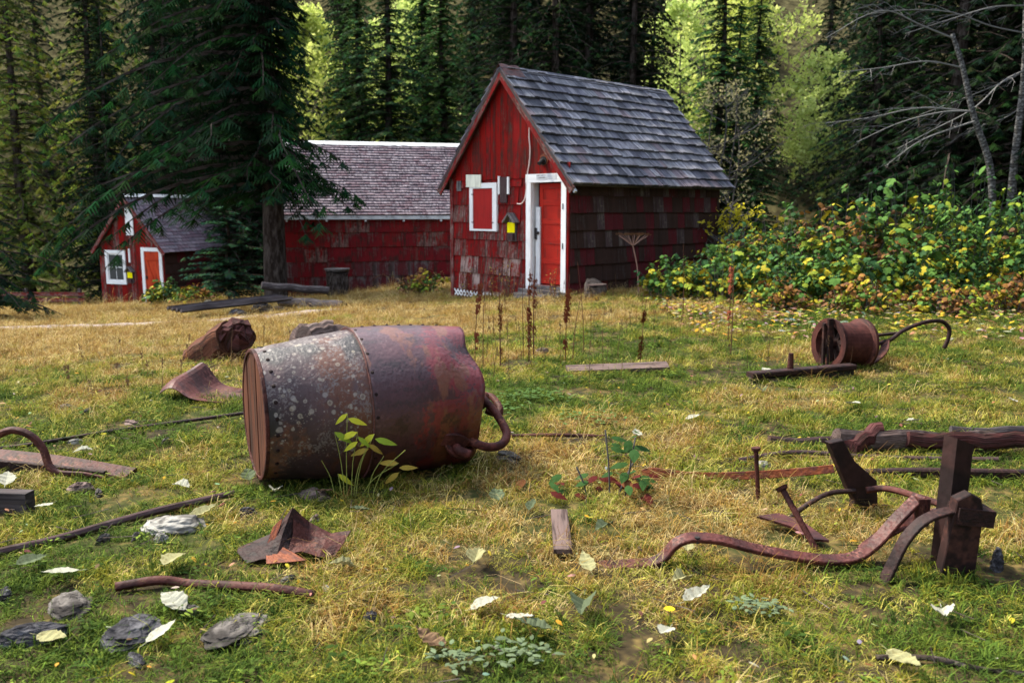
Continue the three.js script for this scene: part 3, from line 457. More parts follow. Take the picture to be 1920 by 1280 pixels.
    c = mix3(c, [0.018, 0.006, 0.007], smooth(0.56, 0.75, fbm(x * 6, y * 6, 66, 3) * 0.6 + m * 0.4) * 0.8); return c.map((z) => z * (0.75 + 0.5 * m));
  });
  const sm = { roughness: 0.5, bumpMap: pitBump.clone(), bumpScale: 0.0035 }; sm.bumpMap.repeat.set(8, 2); sm.bumpMap.needsUpdate = true;
  part('lower_shell', shell(0, 0.475, 0, 0.014), mat({ map: lichen, ...sm, roughness: 0.5, specularIntensity: 0.8 }), bk, 'dark shell plate spotted with pale lichen');
  part('upper_shell', shell(0.455, 1, 0.011, 0.014), mat({ map: redShell, ...sm, roughness: 0.4, specularIntensity: 1 }), bk, 'maroon shell plate with a dented mouth');
  // wooden bottom set inside the rim, planks side by side
  const R0 = rad(0.02) - 0.016;
  for (let k = 0; k < 5; k++) {
    const y0 = -R0 + k * R0 * 0.4, y1 = y0 + R0 * 0.4 - 0.004, pts = []; for (let i = 0; i <= 8; i++) { const y = lerp(y0, y1, i / 8); pts.push(new THREE.Vector2(Math.sqrt(max(0, R0 * R0 - y * y)), y)); } for (let i = 8; i >= 0; i--) { const y = lerp(y0, y1, i / 8); pts.push(new THREE.Vector2(-Math.sqrt(max(0, R0 * R0 - y * y)) - 0.0005, y)); }
    const g = new THREE.ExtrudeGeometry(new THREE.Shape(pts), { depth: 0.03, bevelEnabled: false }), uv = g.attributes.uv; for (let i = 0; i < uv.count; i++) uv.setXY(i, uv.getY(i) * 1.4 + k * 0.37, uv.getX(i) * 0.8);
    const o = part('bottom_plank', g, mRedWood, bk, 'weathered brown plank of the bucket bottom'); o.rotation.set(0, -PI / 2, 0); o.rotateZ(PI / 2); o.position.set(0.030 + 0.004 * (k % 2), CY, 0);
  }
  // rim hoop, seam edge and rivets
  const ring = (t, off, w, h) => { const pts = []; for (let i = 0; i <= 96; i++) pts.push(P(t, i / 96 * 2 * PI, off)); return sweep(pts, rect(w, h), { up: V(1, 0, 0), flat: true }); };
  part('rim', ring(0.004, -0.006, 0.022, 0.020), mRust, bk);
  part('seam_edge', ring(0.457, 0.012, 0.006, 0.008), rustM(mRustRed.map, { color: lin(1.5, 2.2, 2.2) }), bk);
  const rg = new THREE.SphereGeometry(0.011, 8, 5, 0, 2 * PI, 0, PI / 2).scale(1, 0.6, 1);
  const rivet = (t, an, off) => { const p = P(t, an, off), n = V(0, cos(an), sin(an)), o = part('rivet', rg, mRustDark, bk); o.position.copy(p); o.quaternion.setFromUnitVectors(V(0, 1, 0), n); };
  for (let k = 0; k < 26; k++) rivet(0.045, k / 26 * 2 * PI, 0.0005);
  for (let k = 0; k < 22; k++) rivet(0.475, (k + 0.4) / 22 * 2 * PI, 0.0085);
  for (let k = 0; k < 7; k++) rivet(0.53 + k * 0.062, -0.09, 0.0115);
  // bail: two lugs with eyes and the bent iron bar between them (bucket axes: x along, z to the camera)
  const W = (p) => { const q = V(...p); q.sub(bk.position).applyAxisAngle(V(0, 1, 0), -yaw); return q; };
  const wp = (arr) => arr.map((p) => W(p));
  const lugA = wp([BK.lug0, BK.lug1, BK.lug2, BK.lug3]);
  part('lug', bar(lugA, 0.075, 0.026, 24, V(0, 0, 1)), mRustRed, bk);
  part('eye', tube(wp(BK.eye), 0.020, 40, 9), mRustRed, bk);
  part('bail', tube(wp(BK.bail), 0.0255, 70, 11), rustM(mRust.map, { color: lin(1.4, 1.3, 1.3) }), bk, 'thick curved iron bail');
  part('eye', tube(wp(BK.eye2), 0.021, 40, 9), mRust, bk);
}

// ------------------------------------------------------------------ scrap iron, logs and timber in the field
function local(o, pts) { return pts.map((p) => V(p[0] - o.position.x, p[1] - o.position.y, p[2] - o.position.z)); }
{ // bent iron frame on two posts
  const f = thing('bent_iron_wreck', 'rusted wreck of bent iron bars fixed to a dark upright post', 'scrap iron', [1.8, land(1.8, -3.4), -3.4]);
  const loc = (p) => local(f, p);
  const sbar = part('bent_bar', bar(loc([[0.36, -0.01, -3.46], [0.47, 0.010, -3.43], [0.60, 0.026, -3.42], [0.645, 0.055, -3.42], [0.685, 0.105, -3.42], [0.74, 0.132, -3.42], [0.85, 0.130, -3.42], [1.03, 0.085, -3.42], [1.22, 0.050, -3.42], [1.35, 0.037, -3.42], [1.45, 0.050, -3.42], [1.54, 0.095, -3.45], [1.66, 0.194, -3.50], [1.77, 0.270, -3.55]]), 0.062, 0.020, 110, V(0, 1, 0.25)), mRustRed, f, 'long flat bar bent into a wave');
  const b1 = part('bolt_hole', moved(new THREE.CylinderGeometry(0.011, 0.011, 0.026, 12), 0.775 - 1.8, 0.133 - f.position.y, 0.0), mIronDark, sbar);
  part('strap', bar(loc([[1.51, -0.01, -3.28], [1.555, 0.09, -3.29], [1.60, 0.178, -3.30], [1.68, 0.250, -3.32], [1.80, 0.280, -3.345], [1.92, 0.274, -3.36]]), 0.055, 0.016, 50, V(-0.5, 0.9, 0.2)), mRustDark, f, 'dark arched strap reaching down to the grass');
  { const g = plank(0.085, 0.64, 0.075, 0.3, 0.2), p = g.attributes.position; for (let i = 0; i < p.count; i++) if (p.getY(i) > 0) p.setY(i, p.getY(i) - 0.03 * (p.getX(i) > 0 ? 1 : 0)); const o = part('post', moved(g, 0.065, 0.24, -0.07, 0, 0.25, -0.03), mRustDark, f, 'tall upright post'); }
  { const s = new THREE.Shape([[-0.075, -0.08], [0.065, -0.08], [0.085, 0.28], [0.07, 0.335], [0.03, 0.355], [-0.02, 0.33], [-0.03, 0.26]].map(([x, y]) => new THREE.Vector2(x, y))); part('bracket', new THREE.ExtrudeGeometry(s, { depth: 0.05, bevelEnabled: true, bevelSize: 0.004, bevelThickness: 0.004, bevelSegments: 1 }).translate(0.03, 0, 0.03), mRustDark, f, 'thick dark bracket plate against the post'); part('collar', moved(new THREE.BoxGeometry(0.15, 0.07, 0.1), 0.085, 0.26, 0.045, 0, 0, -0.1), mRustDark, f); }
  { const s = new THREE.Shape([[-0.02, 0.02], [0.05, 0.03], [0.12, -0.08], [0.25, -0.19], [0.28, -0.45], [0.12, -0.45], [0.14, -0.28], [0.10, -0.22]].map(([x, y]) => new THREE.Vector2(x, y))); const o = part('slanted_plate', new THREE.ExtrudeGeometry(s, { depth: 0.04, bevelEnabled: true, bevelSize: 0.004, bevelThickness: 0.004, bevelSegments: 1 }), mRustDark, f, 'slanted plate standing behind the bars'); o.position.set(1.57 - 1.8, 0.345 - f.position.y, -4.1 + 3.4); o.rotation.y = 0.2; }
  part('rod', tube(loc([[1.75, 0.13, -4.05], [1.83, 0.145, -4.03], [1.90, 0.185, -3.75], [1.92, 0.235, -3.45]]), 0.017, 24, 8), mRust, f);
  part('flat_strip', bar(loc([[1.50, 0.055, -3.47], [1.57, 0.093, -3.5], [1.66, 0.140, -3.52], [1.77, 0.175, -3.55], [1.89, 0.235, -3.48]]), 0.055, 0.012, 30, V(0, 1, 0.4)), mRustRed, f);
  part('rod', tube(loc([[1.36, 0.0, -4.0], [1.42, 0.055, -4.0], [1.50, 0.108, -4.0], [1.59, 0.118, -4.05], [1.70, 0.123, -4.06]]), 0.013, 30, 8), mRustDark, f);
  part('spacer', moved(new THREE.BoxGeometry(0.05, 0.12, 0.05), -0.03, 0.21, -0.13), mRust, f);
}
{ const o = put(new THREE.Mesh(bar([[0.74, 0.02, -4.66], [0.78, 0.035, -4.65], [1.01, 0.025, -4.6], [1.30, 0.045, -4.55], [1.57, 0.080, -4.5], [1.74, 0.115, -4.45]], 0.045, 0.014, 50, V(0, 0.5, 1)), mRustOrange), 'iron_strap', 'thin rusty iron strap lying in front of the slanted plate', 'iron bar'); }
function spike(name, label, a, b, r) {
  const o = thing(name, label, 'iron spike', b); const q = local(o, [a, b]), d = q[0].clone().sub(q[1]).normalize();
  part('shaft', tube([q[0], q[0].clone().lerp(q[1], 0.5), q[1].addScaledVector(d, -0.06)], r, 8, 9), mRust, o);
  const h = part('head', new THREE.CylinderGeometry(r * 2.1, r * 1.7, 0.018, 10), mRust, o); h.position.copy(q[0]); h.quaternion.setFromUnitVectors(V(0, 1, 0), d);
}
spike('iron_spike', 'rusty round headed spike standing upright in the grass', [1.255, 0.281, -4.25], [1.28, 0.0, -4.25], 0.0115);
spike('iron_spike', 'rusty spike leaning to the left above the bent wave bar', [1.225, 0.250, -3.72], [1.35, 0.0, -3.56], 0.014);
{ const s = new THREE.Shape([[0, 0], [0.11, -0.01], [0.19, 0.08], [0.24, 0.27], [0.18, 0.25], [0.12, 0.12]].map(([x, y]) => new THREE.Vector2(x, -y))); const g = new THREE.ExtrudeGeometry(s, { depth: 0.012, bevelEnabled: false }).rotateX(-PI / 2); const o = put(new THREE.Mesh(g, mRustRed), 'iron_plate', 'pointed red iron plate lying at the foot of the leaning spike', 'iron plate'); o.position.set(1.17, land(1.25, -3.8) + 0.045, -3.9); o.rotation.set(0.13, 0.05, 0.06); }
{ const o = put(new THREE.Mesh(bar([[1.95, 0.03, -4.62], [2.2, 0.045, -4.6], [2.6, 0.05, -4.57], [3.0, 0.05, -4.54]], 0.05, 0.05, 16, V(0, 1, 0)), mRustDark), 'iron_rail', 'dark iron rail lying behind the upright post', 'iron bar'); }
{ // winch drum with its broken cradle and hook
  const d = thing('winch_drum', 'rusty flanged winch drum lying beside the bramble thicket', 'winch drum', [3.2, land(3.2, -8.1), -8.1]);
  const ax = V(0.36, -0.02, -0.12).normalize(); d.scale.setScalar(0.9);
  const prof = [[0.20, -0.215], [0.275, -0.215], [0.275, -0.185], [0.235, -0.165], [0.228, -0.05], [0.228, 0.05], [0.235, 0.165], [0.275, 0.185], [0.275, 0.215], [0.20, 0.215], [0.20, -0.215]].map(([r, y]) => new THREE.Vector2(r, y));
  const g = new THREE.LatheGeometry(prof, 40).toNonIndexed(); g.computeVertexNormals();
  const drum = part('drum', g, mRust, d); drum.quaternion.setFromUnitVectors(V(0, 1, 0), ax); drum.position.set(0, 0.235, 0);
  part('hub', mergeGeometries([new THREE.CylinderGeometry(0.05, 0.05, 0.5, 12).toNonIndexed(), ...[0, 1, 2, 3].map((k) => new THREE.BoxGeometry(0.4, 0.03, 0.05).rotateY(k * PI / 4).translate(0, -0.12, 0).toNonIndexed())]), mRustDark, drum);
  part('upright', moved(plank(0.06, 0.56, 0.03), -0.2, 0.24, 0.12, 0, 0.3, 0.04), mRustDark, d);
  part('upright', moved(plank(0.03, 0.5, 0.03), -0.26, 0.22, 0.1, 0, 0.3, 0.02), mRustDark, d);
  part('cradle_rail', bar([[0.2, 0.30, -0.16], [0.42, 0.28, -0.3], [0.8, 0.27, -0.55]], 0.05, 0.03, 14), mRustDark, d);
  part('cradle_rail', bar([[0.22, 0.18, -0.2], [0.42, 0.175, -0.28], [0.6, 0.2, -0.38]], 0.05, 0.03, 14), mRustDark, d);
  part('cradle_curve', bar([[0.18, 0.0, 0.02], [0.3, 0.03, -0.02], [0.42, 0.08, -0.1], [0.54, 0.14, -0.25], [0.6, 0.21, -0.38]], 0.09, 0.02, 26, V(-0.5, 0.8, 0.3)), mRust, d);
  part('hook', tube([[0.58, 0.20, -0.38], [0.66, 0.215, -0.4], [0.82, 0.311, -0.45], [1.03, 0.386, -0.50], [1.22, 0.405, -0.58], [1.36, 0.386, -0.64], [1.44, 0.31, -0.65], [1.44, 0.20, -0.65], [1.40, 0.08, -0.65]], 0.023, 60, 9), mRustDark, d, 'long curved hook arching over the grass');
}
{ const t = thing('iron_beam', 'dark iron beam with an upright bolt lying in front of the winch drum', 'iron beam', [2.5, land(2.5, -7.45), -7.45]);
  part('beam', bar([[-0.42, 0.075, 0.12], [0.6, 0.095, -0.18]], 0.11, 0.05, 4, V(0, 1, 0), true), mRustDark, t); part('web', bar([[-0.42, 0.02, 0.13], [0.6, 0.04, -0.17]], 0.03, 0.09, 4, V(0, 1, 0), true), mIronDark, t);
  part('bolt', moved(new THREE.CylinderGeometry(0.022, 0.03, 0.17, 9), -0.02, 0.16, -0.02), mRust, t); }
{ // hook and beam at the left edge
  const t = thing('hooked_beam', 'rusty iron beam with a curved hook at the left edge', 'iron beam', [-2.7, land(-2.7, -4.75), -4.75]); const l = (p) => local(t, p);
  part('beam', bar(l([[-3.5, 0.06, -5.0], [-2.67, 0.045, -4.80], [-2.16, 0.012, -4.66]]), 0.11, 0.035, 10, V(0, 1, 0.3)), mRust, t); part('flange', bar(l([[-3.5, 0.02, -4.94], [-2.67, 0.01, -4.74], [-2.3, 0.0, -4.65]]), 0.03, 0.08, 10), mRustDark, t);
  part('hook', tube(l([[-3.06, 0.03, -4.72], [-3.02, 0.12, -4.70], [-2.95, 0.21, -4.70], [-2.84, 0.262, -4.70], [-2.74, 0.236, -4.70], [-2.67, 0.158, -4.70], [-2.63, 0.06, -4.68], [-2.58, 0.03, -4.66], [-2.40, 0.03, -4.62], [-2.28, 0.015, -4.60]]), 0.022, 60, 9, (q) => q > 0.7 ? lerp(1, 0.35, (q - 0.7) / 0.3) : 1), mRust, t); }
function laid(name, label, cat, xz, r, m, up = 0.4, n = 40, wob = 0.01) { const g = tube(xz.map(([x, z], i) => V(x, land(x, z) + r * up + wob * sin(i * 2.1), z)), r, n, 8); return put(new THREE.Mesh(g, m), name, label, cat); }
laid('iron_cable', 'thin dark cable running through the grass behind the hooked beam', 'cable', [[-3.6, -5.1], [-3.22, -5.20], [-2.73, -5.59], [-2.46, -5.80], [-1.94, -6.06]], 0.013, mRustDark, 1.6);
laid('wooden_pole', 'long dark wooden pole lying diagonally across the near left grass', 'pole', [[-2.5, -3.3], [-2.24, -3.55], [-2.09, -3.69], [-1.91, -3.85], [-1.74, -4.04], [-1.46, -4.30]], 0.020, mDarkWoodC, 1.3);
laid('rusty_pipe', 'rusty red pipe half sunk in grass below the crumpled metal', 'pipe', [[-1.56, -3.17], [-1.40, -3.21], [-1.30, -3.22], [-1.11, -3.17], [-0.91, -3.11], [-0.76, -3.09]], 0.020, mRust, 1.1);
laid('rusty_rod', 'thin rusty rod lying in the grass beyond the bucket bail', 'rod', [[-0.02, -5.5], [0.3, -5.48], [0.62, -5.52]], 0.012, mRust, 2);
laid('fallen_branch', 'dark fallen branch lying across the grass at the lower right', 'branch', [[1.22, -2.66], [1.4, -2.64], [1.55, -2.6], [1.75, -2.56]], 0.010, mBark, 1.5);
laid('fallen_branch', 'pale curved dead branch lying beside the upright spike', 'branch', [[1.35, -4.9], [1.7, -5.0], [2.2, -5.02], [2.9, -4.92]], 0.014, mDarkWoodC, 1.6);
{ // timber wreck behind the post
  const t = thing('broken_timber', 'heap of broken weathered timber behind the upright post', 'timber', [2.45, land(2.45, -5.2), -5.2]), r = rng(71);
  for (const [x, y, z, l, w, d, ry, rz, m, k] of [[0.1, 0.06, 0, 1.1, 0.075, 0.55, 0.12, -0.05, mPaleLog, 1], [-0.26, 0.08, 0.05, 0.30, 0.06, 0.8, 0.5, 0.3, mLogCut, 2], [0.35, 0.1, 0.12, 0.7, 0.05, 0.6, -0.2, 0.05, mLogCut, 3], [0.75, 0.06, 0.05, 1.1, 0.035, 0.9, 0.1, 0.03, mDarkWoodC, 4], [-0.35, 0.03, -0.1, 0.9, 0.03, 0.8, -0.05, 0, mDarkWoodC, 5], [0.9, 0.07, -0.2, 0.9, 0.03, 0.8, -0.25, 0.06, mBlackWood, 6]]) { const o = part('timber_piece', logGeo(w, l, 80 + k, 10).scale(1, 1, d), m, t); o.position.set(x, y, z); o.rotation.set(0, ry, PI / 2 + rz); }
}
function hewn(name, label, cat, pos, rot, fn, ms) { const t = thing(name, label, cat, pos); t.rotation.set(...rot); fn(t); return t; }
function logGeo(r, l, seed, sides = 22) { const q = rng(seed), ang = Array.from({ length: sides }, (_, i) => r * (0.86 + 0.26 * fbm(i * 0.7, 3, seed, 3)) * (1 + 0.05 * sin(i * 2.4))), pts = []; for (let i = 0; i <= 8; i++) pts.push(V(0.01 * sin(i * 1.7), l * (i / 8 - 0.5), 0.01 * cos(i * 2.3))); return sweep(pts, ang.map((a, i) => [a * cos(i / sides * 2 * PI), a * sin(i / sides * 2 * PI)]), { flat: true }); }
{ const t = thing('log_round', 'short reddish log round tilted in the grass left of the bucket', 'log', [-3.18, land(-3.2, -8.75), -8.75]); t.quaternion.setFromUnitVectors(V(0, 1, 0), V(0.80, 0.56, 0.22).normalize());
  part('bark_side', moved(logGeo(0.225, 0.56, 7), 0, 0.12, 0), mRedWood, t); part('cut_face', moved(logGeo(0.212, 0.03, 7), 0, 0.405, 0), mLogCut, t, 'dull maroon cut face'); }
hewn('pale_log', 'grey cut log end showing just above the bucket', 'log', [-1.86, land(-1.86, -8.2) + 0.22, -8.2], [0.1, 0.4, 1.42], (t) => { part('trunk_piece', logGeo(0.2, 0.42, 9), mPaleLog, t); part('side_wood', moved(logGeo(0.1, 0.3, 19), 0.12, 0.06, 0.08, 0.3, 0, 0.2), mPaleLog, t); });
{ // bent rusted sheet
  const g = sheet((u, v) => { const rise = 0.17 * Math.exp(-Math.pow((u - 0.16) / 0.20, 2)) * (0.55 + 0.6 * v) + 0.012 * sin(v * 6 + u * 3); return V(u * 0.62 + v * 0.10 - 0.05 * sin(v * 3), 0.02 + rise + 0.03 * (1 - u) * v, -v * 0.45 + u * 0.16); }, 22, 14, 0.006);
  const o = put(new THREE.Mesh(g, mRustRed), 'rusty_sheet', 'bent rust red metal sheet lying left of the bucket', 'metal sheet'); o.position.set(-2.78, land(-2.5, -6.6) + 0.0, -6.58);
}
{ // crumpled metal
  const t = thing('crumpled_metal', 'crumpled rusty sheet metal in the near grass left of centre', 'metal scrap', [-0.96, land(-0.96, -3.5), -3.5]);
  const fold = (rows, m) => { const n = rows[0].length - 1; part('folded_sheet', sheet((u, v) => { const j = min(rows.length - 2, Math.floor(v * (rows.length - 1))), i = min(n - 1, Math.floor(u * n)), fu = u * n - i, fv = v * (rows.length - 1) - j, q = (k) => lerp(lerp(rows[j][i][k], rows[j][i + 1][k], fu), lerp(rows[j + 1][i][k], rows[j + 1][i + 1][k], fu), fv); return V(q(0), q(1) + 0.006 * (vnoise(u * 9, v * 9, 4) - 0.5), q(2)); }, n * 3, (rows.length - 1) * 3, 0.004), m, t); };
  fold([[[-0.24, 0.02, -0.06], [-0.10, 0.07, -0.10], [0.00, 0.20, -0.08], [0.06, 0.11, -0.12]], [[-0.22, 0.035, 0.02], [-0.12, 0.045, 0.0], [-0.03, 0.10, 0.0], [0.02, 0.07, -0.02]], [[-0.16, 0.015, 0.09], [-0.08, 0.03, 0.08], [-0.04, 0.015, 0.09], [0.0, 0.03, 0.06]]], mRustDark);
  fold([[[0.0, 0.19, -0.085], [0.06, 0.12, -0.11], [0.16, 0.07, -0.10], [0.25, 0.09, -0.09]], [[0.01, 0.10, -0.02], [0.07, 0.06, -0.04], [0.15, 0.07, -0.03], [0.23, 0.06, -0.03]], [[0.0, 0.03, 0.05], [0.06, 0.05, 0.05], [0.14, 0.03, 0.06], [0.20, 0.02, 0.04]]], mRust);
  fold([[[-0.08, 0.12, -0.05], [-0.04, 0.16, -0.06]], [[-0.10, 0.05, 0.0], [-0.06, 0.07, 0.0]], [[-0.07, 0.02, 0.11], [0.10, 0.04, 0.12]]], mRustOrange);
}
{ // dark ramp of planks by the big tree
  const t = thing('timber_ramp', 'dark sloping timber ramp in front of the big hemlock trunk', 'ramp', [-5.4, land(-5.4, -16), -16]), r = rng(3), a = V(-0.75, -0.06, 0.7), b = V(0.75, 0.55, -0.5);
  for (let k = 0; k < 4; k++) { const o = part('plank', plank(0.17, a.distanceTo(b), 0.05, r() * 3, r() * 3), mBlackWood, t); o.quaternion.setFromRotationMatrix(new THREE.Matrix4().lookAt(V(0, 0, 0), V(0.2, -1, 0.2), b.clone().sub(a).normalize())); o.position.copy(a.clone().add(b).multiplyScalar(0.5)).add(V(k * 0.13, 0.02 * r(), k * 0.13)); }
  const lg = part('support_log', logGeo(0.08, 1.3, 41), mBlackWood, t); lg.rotation.set(0.05, 0.3, PI / 2 - 0.12); lg.position.set(1.1, 0.42, -0.9); const l2 = part('support_log', logGeo(0.1, 1.5, 43), mBlackWood, t); l2.rotation.set(0.3, -0.4, PI / 2 + 0.1); l2.position.set(1.5, 0.15, -0.5);
}
{ const t = thing('cut_stump', 'low cut stump at the front right corner of the red cabin', 'stump', ON(1.45, -14.75)); part('trunk_piece', moved(logGeo(0.2, 0.26, 51), 0, 0.08, 0), mBark, t); part('cut_face', moved(new THREE.CylinderGeometry(0.185, 0.19, 0.02, 18), 0, 0.22, 0), mPaleLog, t); }
{ const t = thing('old_stump', 'flat topped stump in front of the long red building', 'stump', ON(-4.55, -22.2)); part('trunk_piece', moved(logGeo(0.3, 0.75, 53), 0, 0.3, 0), mBarkDark, t); part('cut_face', moved(new THREE.CylinderGeometry(0.34, 0.3, 0.06, 18), 0, 0.70, 0), mGreyPlank, t); }
{ const o = put(new THREE.Mesh(moved(plank(0.12, 0.5, 0.07, 0.4, 0.4), 0, 0, 0, 0, 0, PI / 2), mBlackWood), 'plank_end', 'dark plank end poking in at the left edge', 'plank'); o.position.set(-2.66, land(-2.6, -4.1) + 0.05, -4.12); o.rotation.y = -0.1; }
{ const o = put(new THREE.Mesh(moved(plank(0.13, 0.95, 0.04, 0.1, 0.4), 0, 0, 0, PI / 2, 0, 0).rotateY(PI / 2), mPaleLog), 'weathered_plank', 'weathered plank lying flat among weeds right of the bucket', 'plank'); o.position.set(0.98, land(0.98, -7.8) + 0.04, -7.8); o.rotation.set(0.25, 0.05, 0.02); }
{ const o = put(new THREE.Mesh(moved(plank(0.08, 0.5, 0.02, 0.1, 0.9), 0, 0, 0, PI / 2, 0, 0), mPaleLog), 'wood_lath', 'faded pink wood lath lying end on in the near grass', 'lath'); o.position.set(0.225, land(0.22, -3.75) + 0.035, -3.75); o.rotation.y = -0.02; }
{ const t = thing('fence_rail', 'low red fence rail beside the small far cabin', 'fence', ON(-17.2, -30)); for (const y of [0.5, 0.3]) part('rail', moved(plank(0.14, 4.2, 0.04), 0, y, 0, 0, 0, PI / 2), mRedB, t); for (const x of [-1.9, 0, 1.9]) part('post', moved(plank(0.1, 1.0, 0.1), x, 0.2, -0.07), mBlackWood, t); }

// stones
const stoneG = [0, 1, 2, 3].map((s) => { const g = new THREE.IcosahedronGeometry(1, 9), p = g.attributes.position; for (let i = 0; i < p.count; i++) { const v = V(p.getX(i), p.getY(i), p.getZ(i)); let k = 0.8 + 0.5 * (fbm(v.x * 1.3 + s * 9 + 5, v.z * 1.3 + v.y * 1.7 + 7, s + 3, 4) - 0.4); const c = V(sin(s * 2 + 1), 0.6, cos(s * 3)).normalize(), d = v.dot(c); if (d > 0.55) k *= 0.55 / d * 0.5 + 0.5; k += 0.10 * (fbm(v.x * 5 + v.y * 3 + 9, v.z * 5 - v.y * 4 + 9, s + 11, 3) - 0.5) - 0.06 * abs(sin(v.x * 3 + v.y * 9 + s)); v.multiplyScalar(k); p.setXYZ(i, v.x, v.y, v.z); } g.computeVertexNormals(); return g; });
[
  [-3.40, -6.37, 0.075, 0.05, mRockGrey, 'small grey stone beyond the hooked beam, farther of two'], [-3.16, -6.19, 0.055, 0.05, mRockBlue, 'small dark bluish stone beyond the hooked beam, nearer of two'], [-2.69, -5.87, 0.10, 0.04, mRockPink, 'brown worn stone lump below the bent rusty sheet'], [-2.33, -4.42, 0.085, 0.06, mRockPink, 'pinkish stone with dark side in front of the hooked beam'], [-2.20, -4.36, 0.05, 0.04, mRockGrey, 'small pale grey stone touching the pinkish stone'],
  [-1.62, -3.86, 0.16, 0.085, mRockPale, 'large pale flat stone beside the diagonal pole'], [-1.72, -3.72, 0.04, 0.035, mRockGrey, 'first small grey stone below the large pale stone'], [-1.60, -3.70, 0.045, 0.045, mRockPale, 'white pebble below the large pale stone'], [-1.86, -3.69, 0.045, 0.04, mRockGrey, 'round grey stone just below the diagonal pole'],
  [-1.68, -3.06, 0.125, 0.06, mRockGrey, 'oval brownish grey stone in the near left grass'], [-1.68, -2.80, 0.15, 0.07, mRockBlue, 'dark purple stone at the lower left edge'], [-1.36, -2.84, 0.14, 0.06, mRockBlue, 'dark bluish flat stone with pale streaks near the lower left'], [-1.20, -2.97, 0.06, 0.045, mRockGrey, 'grey stone just above the dark bluish flat stone'], [-0.98, -2.87, 0.15, 0.04, mRockGrey, 'low grey stone half hidden in dry grass at lower left'], [-1.26, -2.66, 0.075, 0.035, mRockBlue, 'small blue grey stone near the bottom left edge'], [-0.52, -2.95, 0.032, 0.03, mRockBlue, 'tiny blue grey stone alone in the near grass'],
  [-1.99, -3.16, 0.075, 0.04, mRockBlue, 'grey stone cut by the left edge'], [-1.30, -4.03, 0.055, 0.05, mRockBlue, 'dark stone between the pole and the bucket'], [-0.95, -3.92, 0.055, 0.04, mRockPink, 'brown stone just behind the crumpled metal'], [-1.03, -4.30, 0.12, 0.05, mRockPink, 'flat mottled brown stone in front of the bucket'], [-0.90, -3.26, 0.045, 0.03, mRockGrey, 'flat grey stone below the crumpled metal'], [-0.73, -3.16, 0.03, 0.025, mRockPale, 'small pale pebble at the end of the rusty pipe'],
  [-2.84, -5.38, 0.06, 0.04, mRockPale, 'pale stone on the thin dark cable'], [-2.25, -5.38, 0.05, 0.035, mRockGrey, 'grey stone in front of the thin dark cable'], [1.48, -4.84, 0.06, 0.04, mRockPale, 'pale stone behind the upright spike'], [2.05, -3.42, 0.07, 0.1, mRockBlue, 'dark round stone at the right foot of the post'], [-0.02, -5.02, 0.12, 0.05, mRockGrey, 'grey stone under the bucket bail'], [0.32, -8.9, 0.11, 0.07, mRockPink, 'pinkish stone among the dry dock stalks'],
  [-5.0, -15.4, 0.28, 0.14, mRockBlue, 'dark rock at the foot of the timber ramp'], [-4.5, -15.9, 0.3, 0.13, mRockGrey, 'grey rock beside the timber ramp'], [-4.0, -16.5, 0.24, 0.12, mRockBlue, 'dark rock on the bank beside the ramp'], [-4.9, -16.6, 0.35, 0.2, mRockBlue, 'largest dark rock behind the timber ramp'], [-7.4, -20.6, 0.18, 0.2, mRockPale, 'pale rock beside the shrub near the small far cabin'], [-6.95, -20.2, 0.15, 0.16, mRockGrey, 'grey rock next to the pale rock by the small far cabin'],
].forEach(([x, z, r, h, m, label], i) => { const o = put(new THREE.Mesh(stoneG[i % 4], m), 'stone', label, 'stone', z < -14 ? 'rocks by the big hemlock' : 'stones in the grass'); o.position.set(x, land(x, z) + h * 0.1, z); o.scale.set(r, h, r * (0.6 + 0.25 * sin(i * 3))); o.rotation.y = i * 1.3; });

// ------------------------------------------------------------------ trees
function taper(acc, pts, r0, r1, sides = 6) {             // limb as loose triangles
  const n = pts.length, rings = []; let N = abs(pts[1].y - pts[0].y) > 0.9 * pts[1].distanceTo(pts[0]) ? V(1, 0, 0) : V(0, 1, 0);
  for (let i = 0; i < n; i++) { const t = pts[min(i + 1, n - 1)].clone().sub(pts[max(i - 1, 0)]).normalize(); N.addScaledVector(t, -N.dot(t)).normalize(); const S = t.clone().cross(N), r = lerp(r0, r1, i / (n - 1)); rings.push(Array.from({ length: sides }, (_, k) => pts[i].clone().addScaledVector(S, r * cos(k / sides * 2 * PI)).addScaledVector(N, r * sin(k / sides * 2 * PI)))); }
  let len = 0; for (let i = 0; i < n - 1; i++) { const d = pts[i].distanceTo(pts[i + 1]); for (let k = 0; k < sides; k++) { const q = (k + 1) % sides, u0 = k / sides * 2 * PI * r0, u1 = (k + 1) / sides * 2 * PI * r0; acc.tri(rings[i][k], rings[i][q], rings[i + 1][q], null, [u0, len], [u1, len], [u1, len + d]); acc.tri(rings[i][k], rings[i + 1][q], rings[i + 1][k], null, [u0, len], [u1, len + d], [u0, len + d]); } len += d; }
}
const UPV = V(0, 1, 0);
